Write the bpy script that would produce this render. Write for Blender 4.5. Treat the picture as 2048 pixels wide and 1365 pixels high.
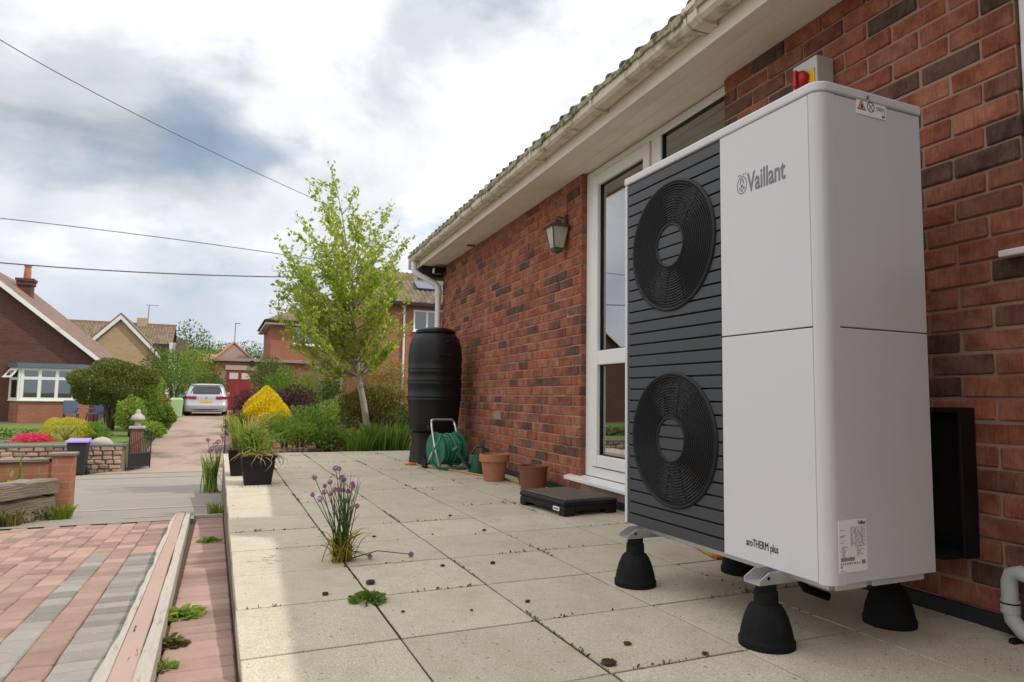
import bpy, bmesh, math, random
import numpy as np
from mathutils import Vector, Matrix

random.seed(7)
rng = np.random.default_rng(7)
scene = bpy.context.scene
COL = scene.collection
for o in list(bpy.data.objects):
    bpy.data.objects.remove(o)

# ------------------------------------------------------------------ camera
IW, IH, CX, CY, F = 2048.0, 1365.0, 1024.0, 682.5, 1335.0
CAMH = 0.735
def _ray(px, py): return np.array([px - CX, py - CY, F])
_y = _ray(437.0, 787.0); _y /= np.linalg.norm(_y)
_x = _ray(4060.0, 842.0); _x -= _y * (_x @ _y); _x /= np.linalg.norm(_x)
_z = np.cross(_x, _y)
RCW = np.stack([_x, _y, _z])
CAM = np.array([0.0, 0.0, CAMH])
def wdir(px, py): return RCW @ _ray(px, py)
def gz(px, py, z=0.0):                       # pixel -> point at a height
    d = wdir(px, py); return CAM + d * ((z - CAMH) / d[2])
def gy(px, py, Y):                           # pixel -> point at a distance along the wall
    d = wdir(px, py); return CAM + d * (Y / d[1])
def gx(px, py, X):
    d = wdir(px, py); return CAM + d * (X / d[0])
def gpl(px, py, n, c):
    n = np.array(n, float); d = wdir(px, py); return CAM + d * ((c - n @ CAM) / (n @ d))
def proj(P):
    v = RCW.T @ (np.array(P, float) - CAM); return CX + F * v[0] / v[2], CY + F * v[1] / v[2], v[2]

cd = bpy.data.cameras.new('camera')
cam = bpy.data.objects.new('camera', cd); COL.objects.link(cam)
cd.sensor_width = 36.0; cd.lens = 36.0 * F / IW; cd.clip_start = 0.05; cd.clip_end = 3000
m = Matrix.Identity(4)
for i in range(3):
    m[i][0] = RCW[i, 0]; m[i][1] = -RCW[i, 1]; m[i][2] = -RCW[i, 2]
m.translation = Vector(CAM)
cam.matrix_world = m
cd.dof.use_dof = True; cd.dof.focus_distance = 2.4; cd.dof.aperture_fstop = 9.0
scene.camera = cam
scene.render.resolution_x = 1024; scene.render.resolution_y = 682

# ------------------------------------------------------------------ world, sun, exposure
SUN_EL, SUN_AZ = math.radians(52.0), math.radians(35.0)     # azimuth: from +X towards -Y
world = bpy.data.worlds.new('World'); scene.world = world; world.use_nodes = True
nt = world.node_tree; nt.nodes.clear()
def wn(t, **k):
    n = nt.nodes.new(t)
    for a, b in k.items(): setattr(n, a, b)
    return n
wout = wn('ShaderNodeOutputWorld'); wbg = wn('ShaderNodeBackground')
wsky = wn('ShaderNodeTexSky', sky_type='NISHITA', sun_disc=False)
wsky.sun_elevation = SUN_EL; wsky.sun_rotation = math.radians(90) + SUN_AZ
wsky.air_density = 1.0; wsky.dust_density = 1.5; wsky.ozone_density = 1.0
tc = wn('ShaderNodeTexCoord'); sep = wn('ShaderNodeSeparateXYZ')
nt.links.new(tc.outputs['Generated'], sep.inputs[0])
def wmath(op, a, b=None, c=None, clamp=False):
    n = wn('ShaderNodeMath', operation=op); n.use_clamp = clamp
    for i, v in enumerate((a, b, c)):
        if v is None: continue
        if isinstance(v, (int, float)): n.inputs[i].default_value = v
        else: nt.links.new(v, n.inputs[i])
    return n.outputs[0]
den = wmath('ADD', wmath('MAXIMUM', sep.outputs[2], 0.0), 0.34)
comb = wn('ShaderNodeCombineXYZ')
nt.links.new(wmath('DIVIDE', sep.outputs[0], den), comb.inputs[0])
nt.links.new(wmath('DIVIDE', sep.outputs[1], den), comb.inputs[1])
def wnoise(scale, det, rough, off, dist=0.0):
    mp = wn('ShaderNodeMapping'); mp.inputs['Location'].default_value = off
    mp.inputs['Scale'].default_value = (1.0, 1.0, 1.7); nt.links.new(tc.outputs['Generated'], mp.inputs[0])
    n = wn('ShaderNodeTexNoise'); n.inputs['Scale'].default_value = scale; n.inputs['Detail'].default_value = det
    n.inputs['Roughness'].default_value = rough; n.inputs['Distortion'].default_value = dist
    nt.links.new(mp.outputs[0], n.inputs['Vector']); return n.outputs['Fac']
def wramp(fac, stops):
    r = wn('ShaderNodeValToRGB'); e = r.color_ramp.elements; r.color_ramp.interpolation = 'EASE'
    while len(e) < len(stops): e.new(0.5)
    for i, (p, c) in enumerate(stops): e[i].position = p; e[i].color = (*c, 1)
    nt.links.new(fac, r.inputs[0]); return r.outputs[0]
CLOUD_OFF = (3.1, 1.7, 0.4)
n_cover = wnoise(3.4, 7, 0.55, (CLOUD_OFF[0], CLOUD_OFF[1], 2.0), 0.2)
n_shade = wnoise(3.0, 7, 0.52, (7.35, 4.2, 5.0), 0.25)
cover = wramp(n_cover, [(0.30, (0.45,) * 3), (0.47, (1,) * 3)])
# a grey bank of cloud low in the west, broken up by the same noise
bank_dir = wdir(110, 450); bank_dir = bank_dir / np.linalg.norm(bank_dir)
dotn = wn('ShaderNodeVectorMath', operation='DOT_PRODUCT'); nt.links.new(tc.outputs['Generated'], dotn.inputs[0])
dotn.inputs[1].default_value = tuple(bank_dir)
bank = wmath('MULTIPLY', wmath('SMOOTH_MIN', wmath('MULTIPLY', wmath('SUBTRACT', dotn.outputs['Value'], 0.925), 14.0, None, True), 1.0, 0.1), 1.0, None, True)
n_bank = wnoise(3.0, 5, 0.5, (11.3, 2.2, 1.0), 0.2)
bank = wmath('MULTIPLY', bank, wmath('MULTIPLY_ADD', n_bank, 3.0, -.85, True), None, True)
shade_f = wmath('SUBTRACT', wmath('MULTIPLY_ADD', n_shade, 2.4, -0.36), wmath('MULTIPLY', bank, 0.62), None, True)
ccol = wramp(shade_f, [(0.0, (0.33, 0.38, 0.44)), (0.40, (0.58, 0.61, 0.65)), (0.70, (0.82, 0.83, 0.85)), (1.0, (1.16, 1.16, 1.16))])
cmul = wn('ShaderNodeMix', data_type='RGBA', blend_type='MULTIPLY'); cmul.inputs[0].default_value = 1
# overcast sky: zenith brighter than the horizon
zen = wmath('MULTIPLY_ADD', wmath('MAXIMUM', sep.outputs[2], 0.0), 6.8, 8.6)
zc = wn('ShaderNodeCombineXYZ')
for i_ in range(3): nt.links.new(zen, zc.inputs[i_])
nt.links.new(ccol, cmul.inputs[6]); nt.links.new(zc.outputs[0], cmul.inputs[7])
# pale blue air near the horizon
haz = wramp(sep.outputs[2], [(0.0, (1, 1, 1)), (0.34, (0, 0, 0))])
hz = wn('ShaderNodeMix', data_type='RGBA'); nt.links.new(wmath('MULTIPLY', haz, 0.75), hz.inputs[0])
nt.links.new(cmul.outputs[2], hz.inputs[6]); hz.inputs[7].default_value = (6.6, 7.3, 8.4, 1)
mixs = wn('ShaderNodeMix', data_type='RGBA'); nt.links.new(cover, mixs.inputs[0])
skyb = wn('ShaderNodeMix', data_type='RGBA', blend_type='MULTIPLY'); skyb.inputs[0].default_value = 1
nt.links.new(wsky.outputs[0], skyb.inputs[6]); skyb.inputs[7].default_value = (1.3, 1.3, 1.3, 1)
nt.links.new(skyb.outputs[2], mixs.inputs[6]); nt.links.new(hz.outputs[2], mixs.inputs[7])
nt.links.new(mixs.outputs[2], wbg.inputs[0]); wbg.inputs[1].default_value = 0.10
nt.links.new(wbg.outputs[0], wout.inputs[0])

sl = bpy.data.lights.new('sun', 'SUN'); sl.energy = 2.5; sl.angle = math.radians(0.6); sl.color = (1.0, 0.945, 0.86)
sun = bpy.data.objects.new('sun', sl); COL.objects.link(sun)
sdir = Vector((math.cos(SUN_EL) * math.cos(SUN_AZ), -math.cos(SUN_EL) * math.sin(SUN_AZ), math.sin(SUN_EL)))
sun.rotation_euler = (-sdir).to_track_quat('-Z', 'Y').to_euler(); sun.location = (6, -3, 12)
vs = scene.view_settings
vs.view_transform = 'Standard'; vs.look = 'None'; vs.gamma = 1.0; vs.use_curve_mapping = False; vs.exposure = 0.10

# ------------------------------------------------------------------ materials
def _nodes(name):
    mt = bpy.data.materials.new(name); mt.use_nodes = True
    t = mt.node_tree; t.nodes.clear()
    o = t.nodes.new('ShaderNodeOutputMaterial'); b = t.nodes.new('ShaderNodeBsdfPrincipled')
    t.links.new(b.outputs[0], o.inputs[0]); return mt, t, b, o
def _coords(t, scale=(1, 1, 1)):
    c = t.nodes.new('ShaderNodeTexCoord'); oi = t.nodes.new('ShaderNodeObjectInfo')
    mp = t.nodes.new('ShaderNodeMapping'); mp.inputs['Scale'].default_value = scale
    mul = t.nodes.new('ShaderNodeMath'); mul.operation = 'MULTIPLY'; mul.inputs[1].default_value = 37.0
    t.links.new(oi.outputs['Random'], mul.inputs[0])
    t.links.new(c.outputs['Object'], mp.inputs['Vector']); t.links.new(mul.outputs[0], mp.inputs['Location'])
    return mp.outputs[0]
def _noise(t, vec, scale, det=5, rough=.6):
    n = t.nodes.new('ShaderNodeTexNoise'); n.inputs['Scale'].default_value = scale
    n.inputs['Detail'].default_value = det; n.inputs['Roughness'].default_value = rough
    t.links.new(vec, n.inputs['Vector']); return n.outputs['Fac']
def _ramp(t, fac, stops, interp='LINEAR'):
    r = t.nodes.new('ShaderNodeValToRGB'); r.color_ramp.interpolation = interp
    e = r.color_ramp.elements
    while len(e) < len(stops): e.new(0.5)
    for i, (p, c) in enumerate(stops):
        e[i].position = p; e[i].color = (*c, 1) if len(c) == 3 else c
    t.links.new(fac, r.inputs[0]); return r.outputs[0]
def _mix(t, fac, a, b, mode='MIX'):
    n = t.nodes.new('ShaderNodeMix'); n.data_type = 'RGBA'; n.blend_type = mode
    for s, v in ((0, fac), (6, a), (7, b)):
        if isinstance(v, (int, float)): n.inputs[s].default_value = v
        elif isinstance(v, tuple): n.inputs[s].default_value = (*v, 1) if len(v) == 3 else v
        else: t.links.new(v, n.inputs[s])
    return n.outputs[2]
def _math(t, op, a, b=0.0, c=0.0, clamp=False):
    n = t.nodes.new('ShaderNodeMath'); n.operation = op; n.use_clamp = clamp
    for i, v in enumerate((a, b, c)):
        if isinstance(v, (int, float)): n.inputs[i].default_value = v
        else: t.links.new(v, n.inputs[i])
    return n.outputs[0]
def _rnd(t):                                  # random per object + per loose piece, 0..1
    oi = t.nodes.new('ShaderNodeObjectInfo'); g = t.nodes.new('ShaderNodeNewGeometry')
    return _math(t, 'FRACT', _math(t, 'ADD', oi.outputs['Random'], g.outputs['Random Per Island']))
def _bump(t, b, h, strength, dist=0.01):
    n = t.nodes.new('ShaderNodeBump'); n.inputs['Strength'].default_value = strength; n.inputs['Distance'].default_value = dist
    t.links.new(h, n.inputs['Height']); t.links.new(n.outputs[0], b.inputs['Normal'])

def MAT(name, c1, c2=None, scale=6.0, rough=.7, bump=0.0, bscale=60.0, bdist=.004, spec=.4, vary=0.0, metallic=0.0,
        stretch=(1, 1, 1), dirt=None, dirt_scale=2.5, dirt_lo=.5, dirt_hi=.75, speck=None, speck_scale=160, speck_at=.68, coat=0.0):
    mt, t, b, o = _nodes(name)
    v = _coords(t, stretch)
    col = None
    c2 = c2 or c1
    col = _mix(t, _noise(t, v, scale), c1, c2) if c1 != c2 else None
    if col is None:
        rgb = t.nodes.new('ShaderNodeRGB'); rgb.outputs[0].default_value = (*c1, 1); col = rgb.outputs[0]
    if vary:
        r = _math(t, 'MULTIPLY_ADD', _rnd(t), 2 * vary, 1 - vary)
        cmb = t.nodes.new('ShaderNodeCombineColor')
        for i in range(3): t.links.new(r, cmb.inputs[i])
        col = _mix(t, 1.0, col, cmb.outputs[0], 'MULTIPLY')
    if dirt:
        f = _ramp(t, _noise(t, v, dirt_scale, 8, .65), [(dirt_lo, (0, 0, 0)), (dirt_hi, (1, 1, 1))])
        col = _mix(t, f, col, dirt)
    if speck:
        f = _ramp(t, _noise(t, v, speck_scale, 2, .5), [(speck_at - .03, (0, 0, 0)), (speck_at + .03, (1, 1, 1))])
        col = _mix(t, f, col, speck)
    t.links.new(col, b.inputs['Base Color'])
    b.inputs['Roughness'].default_value = rough; b.inputs['Specular IOR Level'].default_value = spec
    b.inputs['Metallic'].default_value = metallic; b.inputs['Coat Weight'].default_value = coat
    if bump: _bump(t, b, _noise(t, v, bscale, 6, .65), bump, bdist)
    return mt
def LEAF(name, cols, trans=.45, rough=.5, spec=.3):
    mt, t, b, o = _nodes(name)
    g = t.nodes.new('ShaderNodeNewGeometry')
    n = len(cols)
    col = _ramp(t, g.outputs['Random Per Island'], [(i / max(1, n - 1), c) for i, c in enumerate(cols)])
    t.links.new(col, b.inputs['Base Color']); b.inputs['Roughness'].default_value = rough; b.inputs['Specular IOR Level'].default_value = spec
    tr = t.nodes.new('ShaderNodeBsdfTranslucent'); t.links.new(_mix(t, 1.0, col, (1.25, 1.3, .7), 'MULTIPLY'), tr.inputs[0])
    mx = t.nodes.new('ShaderNodeMixShader'); mx.inputs[0].default_value = trans
    t.links.new(b.outputs[0], mx.inputs[1]); t.links.new(tr.outputs[0], mx.inputs[2]); t.links.new(mx.outputs[0], o.inputs[0])
    return mt
def BRICKMAT(name, stops, bump=.5, weather=(.33, .25, .2), wfac=.35):
    mt, t, b, o = _nodes(name)
    v = _coords(t)
    col = _ramp(t, _rnd(t), stops)
    fine = _noise(t, v, 26, 8, .7); mid = _noise(t, v, 9, 5, .65)
    mp2 = t.nodes.new('ShaderNodeMapping'); mp2.inputs['Scale'].default_value = (1, 1, .12); t.links.new(v, mp2.inputs['Vector'])
    drag = _noise(t, mp2.outputs[0], 150, 4, .6)                       # dragged wire-cut texture
    col = _mix(t, _ramp(t, mid, [(.38, (0, 0, 0)), (.62, (1, 1, 1))]), col, _mix(t, 1.0, col, (.58, .50, .48), 'MULTIPLY'))
    col = _mix(t, _ramp(t, drag, [(.45, (0, 0, 0)), (.7, (.55,) * 3)]), col, _mix(t, 1.0, col, (.55, .48, .45), 'MULTIPLY'))
    col = _mix(t, _ramp(t, fine, [(.52, (0, 0, 0)), (.75, (wfac,) * 3)]), col, weather)
    t.links.new(col, b.inputs['Base Color']); b.inputs['Roughness'].default_value = .9; b.inputs['Specular IOR Level'].default_value = .2
    hsum = _math(t, 'ADD', _noise(t, v, 60, 8, .75), _math(t, 'MULTIPLY', drag, .7))
    _bump(t, b, hsum, .9, .006)
    return mt
def FARBRICK(name, c1, c2, mortar):           # distant brickwork, courses too small to pick apart
    mt, t, b, o = _nodes(name)
    c = t.nodes.new('ShaderNodeTexCoord'); g = t.nodes.new('ShaderNodeNewGeometry')
    sp = t.nodes.new('ShaderNodeSeparateXYZ'); t.links.new(c.outputs['Object'], sp.inputs[0])
    cb = t.nodes.new('ShaderNodeCombineXYZ')
    t.links.new(_math(t, 'ADD', sp.outputs[0], sp.outputs[1]), cb.inputs[0]); t.links.new(sp.outputs[2], cb.inputs[1])
    br = t.nodes.new('ShaderNodeTexBrick'); t.links.new(cb.outputs[0], br.inputs['Vector'])
    br.inputs['Color1'].default_value = (*c1, 1); br.inputs['Color2'].default_value = (*c2, 1); br.inputs['Mortar'].default_value = (*mortar, 1)
    br.inputs['Scale'].default_value = 1.0; br.inputs['Brick Width'].default_value = .225; br.inputs['Row Height'].default_value = .075
    br.inputs['Mortar Size'].default_value = .007; br.inputs['Bias'].default_value = -.1
    col = _mix(t, _math(t, 'MULTIPLY', _noise(t, c.outputs['Object'], 1.3, 6), .5), br.outputs['Color'], tuple(x * .55 for x in c1))
    t.links.new(col, b.inputs['Base Color']); b.inputs['Roughness'].default_value = .9
    _bump(t, b, br.outputs['Fac'], -.4, .01)
    return mt
def GLASS(name, tint=(.02, .025, .028), refl=1.0):
    mt, t, b, o = _nodes(name); t.nodes.remove(b)
    tr = t.nodes.new('ShaderNodeBsdfTransparent'); tr.inputs[0].default_value = (.55, .6, .6, 1)
    gl = t.nodes.new('ShaderNodeBsdfGlossy'); gl.inputs['Roughness'].default_value = .012
    fr = t.nodes.new('ShaderNodeFresnel'); fr.inputs[0].default_value = 1.62
    f = _math(t, 'MULTIPLY_ADD', fr.outputs[0], 2.2 * refl, .30 * refl, True)
    mx = t.nodes.new('ShaderNodeMixShader'); t.links.new(f, mx.inputs[0]); t.links.new(tr.outputs[0], mx.inputs[1]); t.links.new(gl.outputs[0], mx.inputs[2])
    t.links.new(mx.outputs[0], o.inputs[0]); return mt

def SLABMAT():
    mt, t, b, o = _nodes('slab_concrete'); v = _coords(t)
    col = _mix(t, _noise(t, v, 3.0), (.61, .55, .44), (.51, .455, .36))
    r = _math(t, 'MULTIPLY_ADD', _rnd(t), .16, .92); cmb = t.nodes.new('ShaderNodeCombineColor')
    for i in range(3): t.links.new(r, cmb.inputs[i])
    col = _mix(t, 1.0, col, cmb.outputs[0], 'MULTIPLY')
    col = _mix(t, _ramp(t, _noise(t, v, 5, 8, .7), [(.46, (0, 0, 0)), (.78, (.85,) * 3)]), col, (.36, .30, .215))          # grime
    grain = _noise(t, v, 210, 3, .6)                                                                                       # exposed aggregate
    col = _mix(t, _ramp(t, grain, [(.42, (.75,) * 3), (.56, (0, 0, 0))]), col, (.40, .335, .24))
    col = _mix(t, _ramp(t, grain, [(.60, (0, 0, 0)), (.68, (.6,) * 3)]), col, (.78, .71, .58))
    col = _mix(t, _ramp(t, _noise(t, v, 58, 3, .6), [(.655, (0, 0, 0)), (.70, (.9,) * 3)]), col, (.17, .135, .09))         # pits
    t.links.new(col, b.inputs['Base Color']); b.inputs['Roughness'].default_value = .92; b.inputs['Specular IOR Level'].default_value = .2
    _bump(t, b, _math(t, 'ADD', grain, _noise(t, v, 40, 6, .7)), .6, .004)
    return mt
m_slab = SLABMAT()
m_joint = MAT('joint_soil', (.022, .016, .010), (.05, .036, .022), 40, .95, .8, 90)
m_soil = MAT('garden_soil', (.05, .032, .02), (.11, .075, .05), 12, .95, 1, 40, .02)
m_patiowall = MAT('patio_edge_wall', (.23, .19, .15), (.14, .11, .085), 8, .9, .6, 60, .004, dirt=(.05, .06, .025), dirt_scale=6)
m_brick = BRICKMAT('house_brick', [(0, (.35, .118, .07)), (.18, (.41, .152, .09)), (.40, (.44, .18, .108)), (.55, (.36, .15, .10)),
                   (.68, (.44, .155, .078)), (.78, (.28, .122, .088)), (.88, (.20, .10, .078)), (1, (.12, .078, .065))], weather=(.38, .26, .19), wfac=.25)
m_mortar = MAT('mortar', (.39, .26, .18), (.27, .175, .12), 30, .95, .6, 120, .003)
m_plinth = MAT('black_plinth', (.016, .016, .017), (.03, .03, .03), 20, .8, .5, 50, .004)
m_upvc = MAT('white_upvc', (.76, .75, .72), (.73, .72, .69), 3, .35, 0, spec=.45, dirt=(.50, .45, .36), dirt_scale=2.0, dirt_lo=.58, dirt_hi=.95)
m_soffit = MAT('soffit_board', (.82, .77, .68), (.77, .72, .63), 2, .5, .05, 30, dirt=(.60, .50, .38), dirt_scale=1.6, dirt_lo=.5, dirt_hi=.95)
m_gutter = MAT('weathered_gutter', (.72, .65, .53), (.62, .55, .45), 4, .55, .1, 60, dirt=(.17, .17, .07), dirt_scale=9, dirt_lo=.50, dirt_hi=.72)
m_gutter_moss = MAT('mossy_gutter_lip', (.42, .38, .27), (.28, .27, .15), 14, .85, .7, 70, .006, dirt=(.07, .09, .03), dirt_scale=16, dirt_lo=.45, dirt_hi=.62)
m_roof = MAT('roof_tile_grey', (.12, .105, .09), (.19, .165, .135), 8, .9, .5, 40, .005, vary=.25, dirt=(.10, .11, .05), dirt_scale=5)
m_glass = GLASS('window_glass'); m_glass_far = GLASS('far_window_glass', refl=.55)
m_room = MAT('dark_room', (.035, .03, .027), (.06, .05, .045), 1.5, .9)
m_curtain = MAT('net_curtain', (.62, .62, .6), (.5, .5, .49), 25, .9, stretch=(1, 1, .05))
m_white = MAT('white_unit_paint', (.63, .625, .635), (.61, .603, .613), 1.2, .30, .03, 220, .001, .5, stretch=(1, 1, .25), dirt=(.57, .55, .53), dirt_scale=5, dirt_lo=.52, dirt_hi=.95)
m_anth = MAT('anthracite_slat', (.045, .049, .055), (.04, .044, .05), 6, .42, .06, 160, .001, .5)
m_blackpl = MAT('black_plastic', (.007, .007, .008), (.011, .011, .011), 14, .45, .05, 120, .001, .3)
m_grille = MAT('matt_black_grille', (.008, .008, .009), rough=.6, spec=.25)
m_rubber = MAT('black_rubber', (.007, .007, .0075), (.012, .012, .012), 18, .8, .5, 90, .003, .2, dirt=(.035, .03, .025), dirt_scale=8, dirt_lo=.55, dirt_hi=.95)
m_galv = MAT('galvanised_steel', (.62, .62, .61), (.5, .5, .5), 12, .38, .05, 60, metallic=.65)
m_greytext = MAT('grey_print', (.20, .20, .21))
m_darktext = MAT('black_print', (.02, .02, .022))
m_label = MAT('label_paper', (.86, .86, .86), rough=.5)
m_yellow = MAT('yellow_plastic', (.75, .45, .03), rough=.4)
m_red = MAT('red_plastic', (.42, .012, .014), rough=.35)
m_greybox = MAT('grey_plastic_box', (.55, .54, .51), (.5, .49, .46), 5, .45)
m_pipe = MAT('grey_waste_pipe', (.48, .48, .47), (.40, .40, .39), 9, .5, .1, 60, dirt=(.25, .22, .18), dirt_scale=7, dirt_lo=.55)
m_terra = MAT('terracotta', (.42, .17, .085), (.33, .13, .07), 9, .85, .4, 80, .003, dirt=(.50, .38, .28), dirt_scale=5, dirt_lo=.56, dirt_hi=.9)
m_terra2 = MAT('brown_plastic_pot', (.20, .065, .035), (.15, .05, .03), 7, .6, .1, 60, dirt=(.3, .2, .15), dirt_scale=6, dirt_lo=.6, dirt_hi=.95)
m_hose = MAT('green_hose', (.015, .16, .085), (.02, .20, .11), 12, .4)
m_reelgreen = MAT('green_reel_plastic', (.012, .13, .07), (.015, .16, .09), 9, .4)
m_cangreen = MAT('dark_green_can', (.008, .055, .03), (.012, .075, .04), 9, .4)
m_alum = MAT('aluminium_tube', (.62, .62, .62), rough=.35, metallic=.8)
m_orange = MAT('orange_fitting', (.70, .20, .03), rough=.45)
m_yhose = MAT('yellow_hose', (.50, .30, .05), (.40, .22, .04), 20, .6)
m_mat = MAT('ribbed_rubber_tread', (.20, .165, .125), (.15, .125, .095), 30, .85, .5, 120, .003)
m_paver_r = MAT('red_paver', (.39, .255, .21), (.27, .175, .145), 16, .92, .9, 110, .005, .15, .28, dirt=(.36, .27, .215), dirt_scale=3, speck=(.24, .17, .13), speck_scale=170, speck_at=.70)
m_paver_g = MAT('grey_paver', (.215, .198, .175), (.31, .285, .25), 16, .92, .9, 110, .005, .15, .24, speck=(.40, .37, .33), speck_scale=150, speck_at=.69)
m_sand = MAT('joint_sand', (.10, .07, .05), (.055, .04, .028), 30, .95, .8, 110)
m_plank_g = MAT('weathered_timber', (.52, .47, .40), (.37, .33, .28), 10, .85, .9, 30, .006, stretch=(6, .6, 6), dirt=(.12, .09, .06), dirt_scale=7, dirt_lo=.55, dirt_hi=.78)
m_plank_p = MAT('pinkish_timber', (.42, .29, .235), (.36, .25, .205), 6, .85, .4, 40, .004, stretch=(3, .4, 3), speck=(.12, .06, .035), speck_scale=22, speck_at=.72)
m_sleeper = MAT('old_sleeper_timber', (.30, .25, .195), (.15, .12, .09), 7, .9, 1, 24, .02, stretch=(.35, .35, 4), dirt=(.05, .038, .026), dirt_scale=5)
m_asphalt = MAT('worn_asphalt', (.265, .235, .20), (.225, .20, .17), 2.0, .92, .5, 190, .004, dirt=(.29, .25, .215), dirt_scale=.7, speck=(.33, .30, .27), speck_scale=90)
m_asphalt2 = MAT('asphalt_patch', (.19, .172, .155), (.17, .155, .14), 3.0, .92, .5, 190, .004)
m_line = MAT('worn_road_line', (.50, .45, .39), (.33, .29, .25), 6, .85)
m_fardrive = MAT('far_drive_gravel', (.37, .275, .22), (.31, .225, .18), 1.2, .95, .8, 60, .01, dirt=(.15, .12, .075), dirt_scale=.8, dirt_lo=.50, dirt_hi=.70)
m_lawn = MAT('lawn', (.13, .19, .035), (.10, .155, .03), 4, .95, .8, 60, .02)
m_grass = MAT('rough_ground', (.12, .13, .05), (.09, .085, .05), .3, .95, .8, 20, .03)
m_bung = FARBRICK('bungalow_brick', (.135, .045, .032), (.09, .032, .025), (.13, .095, .075))
m_redhouse = FARBRICK('red_house_brick', (.36, .12, .065), (.29, .095, .055), (.35, .25, .19))
m_tanhouse = FARBRICK('tan_house_brick', (.52, .37, .20), (.43, .29, .16), (.46, .36, .24))
m_bungroof = MAT('pink_brown_tile', (.235, .15, .12), (.185, .115, .092), 2, .9, .4, 30, .01, vary=.14)
m_brownroof = MAT('brown_pantile', (.20, .15, .105), (.15, .11, .08), 2, .9, .4, 30, .01, vary=.3, dirt=(.24, .2, .08), dirt_scale=3)
m_orangeroof = MAT('orange_tile', (.42, .19, .09), (.34, .15, .08), 2, .9, .3, 20, .01, vary=.15)
m_whitewood = MAT('white_bargeboard', (.78, .77, .74), (.72, .71, .68), 3, .5)
m_leadblue = MAT('blue_grey_lead', (.12, .16, .21), (.10, .135, .18), 4, .6)
m_stone = MAT('garden_wall_stone', (.42, .29, .21), (.30, .20, .15), 6, .9, .8, 30, .012, vary=.28, dirt=(.16, .13, .10), dirt_scale=4)
m_stonejoint = MAT('garden_wall_mortar', (.30, .23, .17), (.2, .15, .11), 9, .95, .6, 30, .01)
m_coping = MAT('slate_coping', (.15, .16, .175), (.11, .115, .125), 6, .85, .4, 30, .006)
m_iron = MAT('black_iron', (.015, .015, .017), rough=.5)
m_concrete = MAT('pale_concrete', (.45, .41, .35), (.36, .33, .28), 8, .9, .5, 60)
m_purple = MAT('purple_lid', (.36, .23, .62), (.32, .2, .56), 4, .5)
m_darkbin = MAT('charcoal_bin', (.022, .023, .026), rough=.55)
m_car = MAT('silver_car_paint', (.40, .41, .43), rough=.28, metallic=.35, coat=.6)
m_carglass = MAT('car_window', (.02, .025, .03), rough=.06, spec=.6)
m_carred = MAT('red_tail_lamp', (.35, .012, .015), rough=.15, spec=.6)
m_plate = MAT('yellow_number_plate', (.72, .40, .04), rough=.4)
m_tyre = MAT('tyre_rubber', (.012, .012, .012), rough=.8)
m_chrome = MAT('chrome', (.7, .7, .7), rough=.15, metallic=1.0)
m_reddoor = MAT('red_garage_door', (.27, .038, .03), (.23, .032, .026), 4, .5)
m_greenbin = MAT('pale_green_bin', (.35, .52, .26), rough=.6)
m_bluebin = MAT('blue_bin', (.03, .12, .26), rough=.5)
m_trellis = MAT('tan_trellis', (.42, .30, .20), rough=.85)
m_solar = MAT('solar_panel', (.03, .045, .10), (.05, .07, .14), 2, .2, spec=.6, stretch=(14, 14, .2))
m_bluechair = MAT('blue_grey_chair', (.11, .14, .22), (.09, .12, .19), 6, .6)
m_wood = MAT('brown_timber', (.20, .125, .075), (.15, .09, .055), 8, .8, .4, 30, stretch=(1, 1, .1))
m_greywood = MAT('grey_timber', (.34, .30, .25), (.27, .235, .2), 8, .85, .4, 30)
m_bark = MAT('pale_bark', (.40, .34, .27), (.26, .22, .17), 14, .9, .7, 40, .006, stretch=(1, 1, 3))
m_twig = MAT('brown_twig', (.10, .07, .045), (.15, .10, .07), 12, .9)
m_lampglass = MAT('grimy_lantern_glass', (.52, .50, .42), (.38, .36, .28), 8, .35, dirt=(.2, .17, .12), dirt_scale=9)
m_lampmetal = MAT('tarnished_brass', (.12, .105, .07), (.085, .075, .05), 12, .6, .3, 60, metallic=.3)
m_stoneorn = MAT('ornament_stone', (.44, .40, .33), (.33, .30, .25), 8, .9, .6, 30)
m_wire = MAT('overhead_wire', (.05, .05, .055), rough=.6)
m_clod = MAT('dark_clod', (.035, .022, .014), (.06, .04, .025), 30, .95, .8, 80)
m_ridge = MAT('orange_ridge', (.34, .15, .08), rough=.9)

L_tree = LEAF('young_tree_leaf', [(.17, .26, .02), (.27, .36, .03), (.38, .45, .05), (.48, .50, .10), (.20, .29, .025), (.32, .40, .04)], .5)
L_treetip = LEAF('bronze_leaf_tip', [(.36, .25, .09), (.42, .24, .12), (.33, .36, .07), (.28, .36, .06)], .5)
L_green = LEAF('mid_green_leaf', [(.08, .16, .022), (.13, .22, .034), (.19, .28, .045), (.09, .17, .026)])
L_dark = LEAF('dark_green_leaf', [(.05, .095, .018), (.075, .13, .025), (.105, .16, .033), (.15, .195, .045)], .4)
L_topiary = LEAF('topiary_leaf', [(.065, .095, .02), (.10, .135, .026), (.15, .175, .034), (.21, .20, .042), (.08, .11, .022)], .35)
L_yellow = LEAF('golden_leaf', [(.74, .60, .02), (.80, .62, .03), (.60, .48, .025), (.84, .66, .05)], .45)
L_globe = LEAF('golden_globe_leaf', [(.56, .48, .03), (.64, .53, .04), (.46, .42, .035), (.36, .36, .03)], .35)
L_lime = LEAF('lime_leaf', [(.17, .26, .035), (.24, .33, .05), (.13, .22, .03), (.3, .36, .07)], .45)
L_purple = LEAF('purple_leaf', [(.06, .02, .03), (.10, .03, .045), (.05, .02, .025), (.13, .05, .06)], .35)
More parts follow.
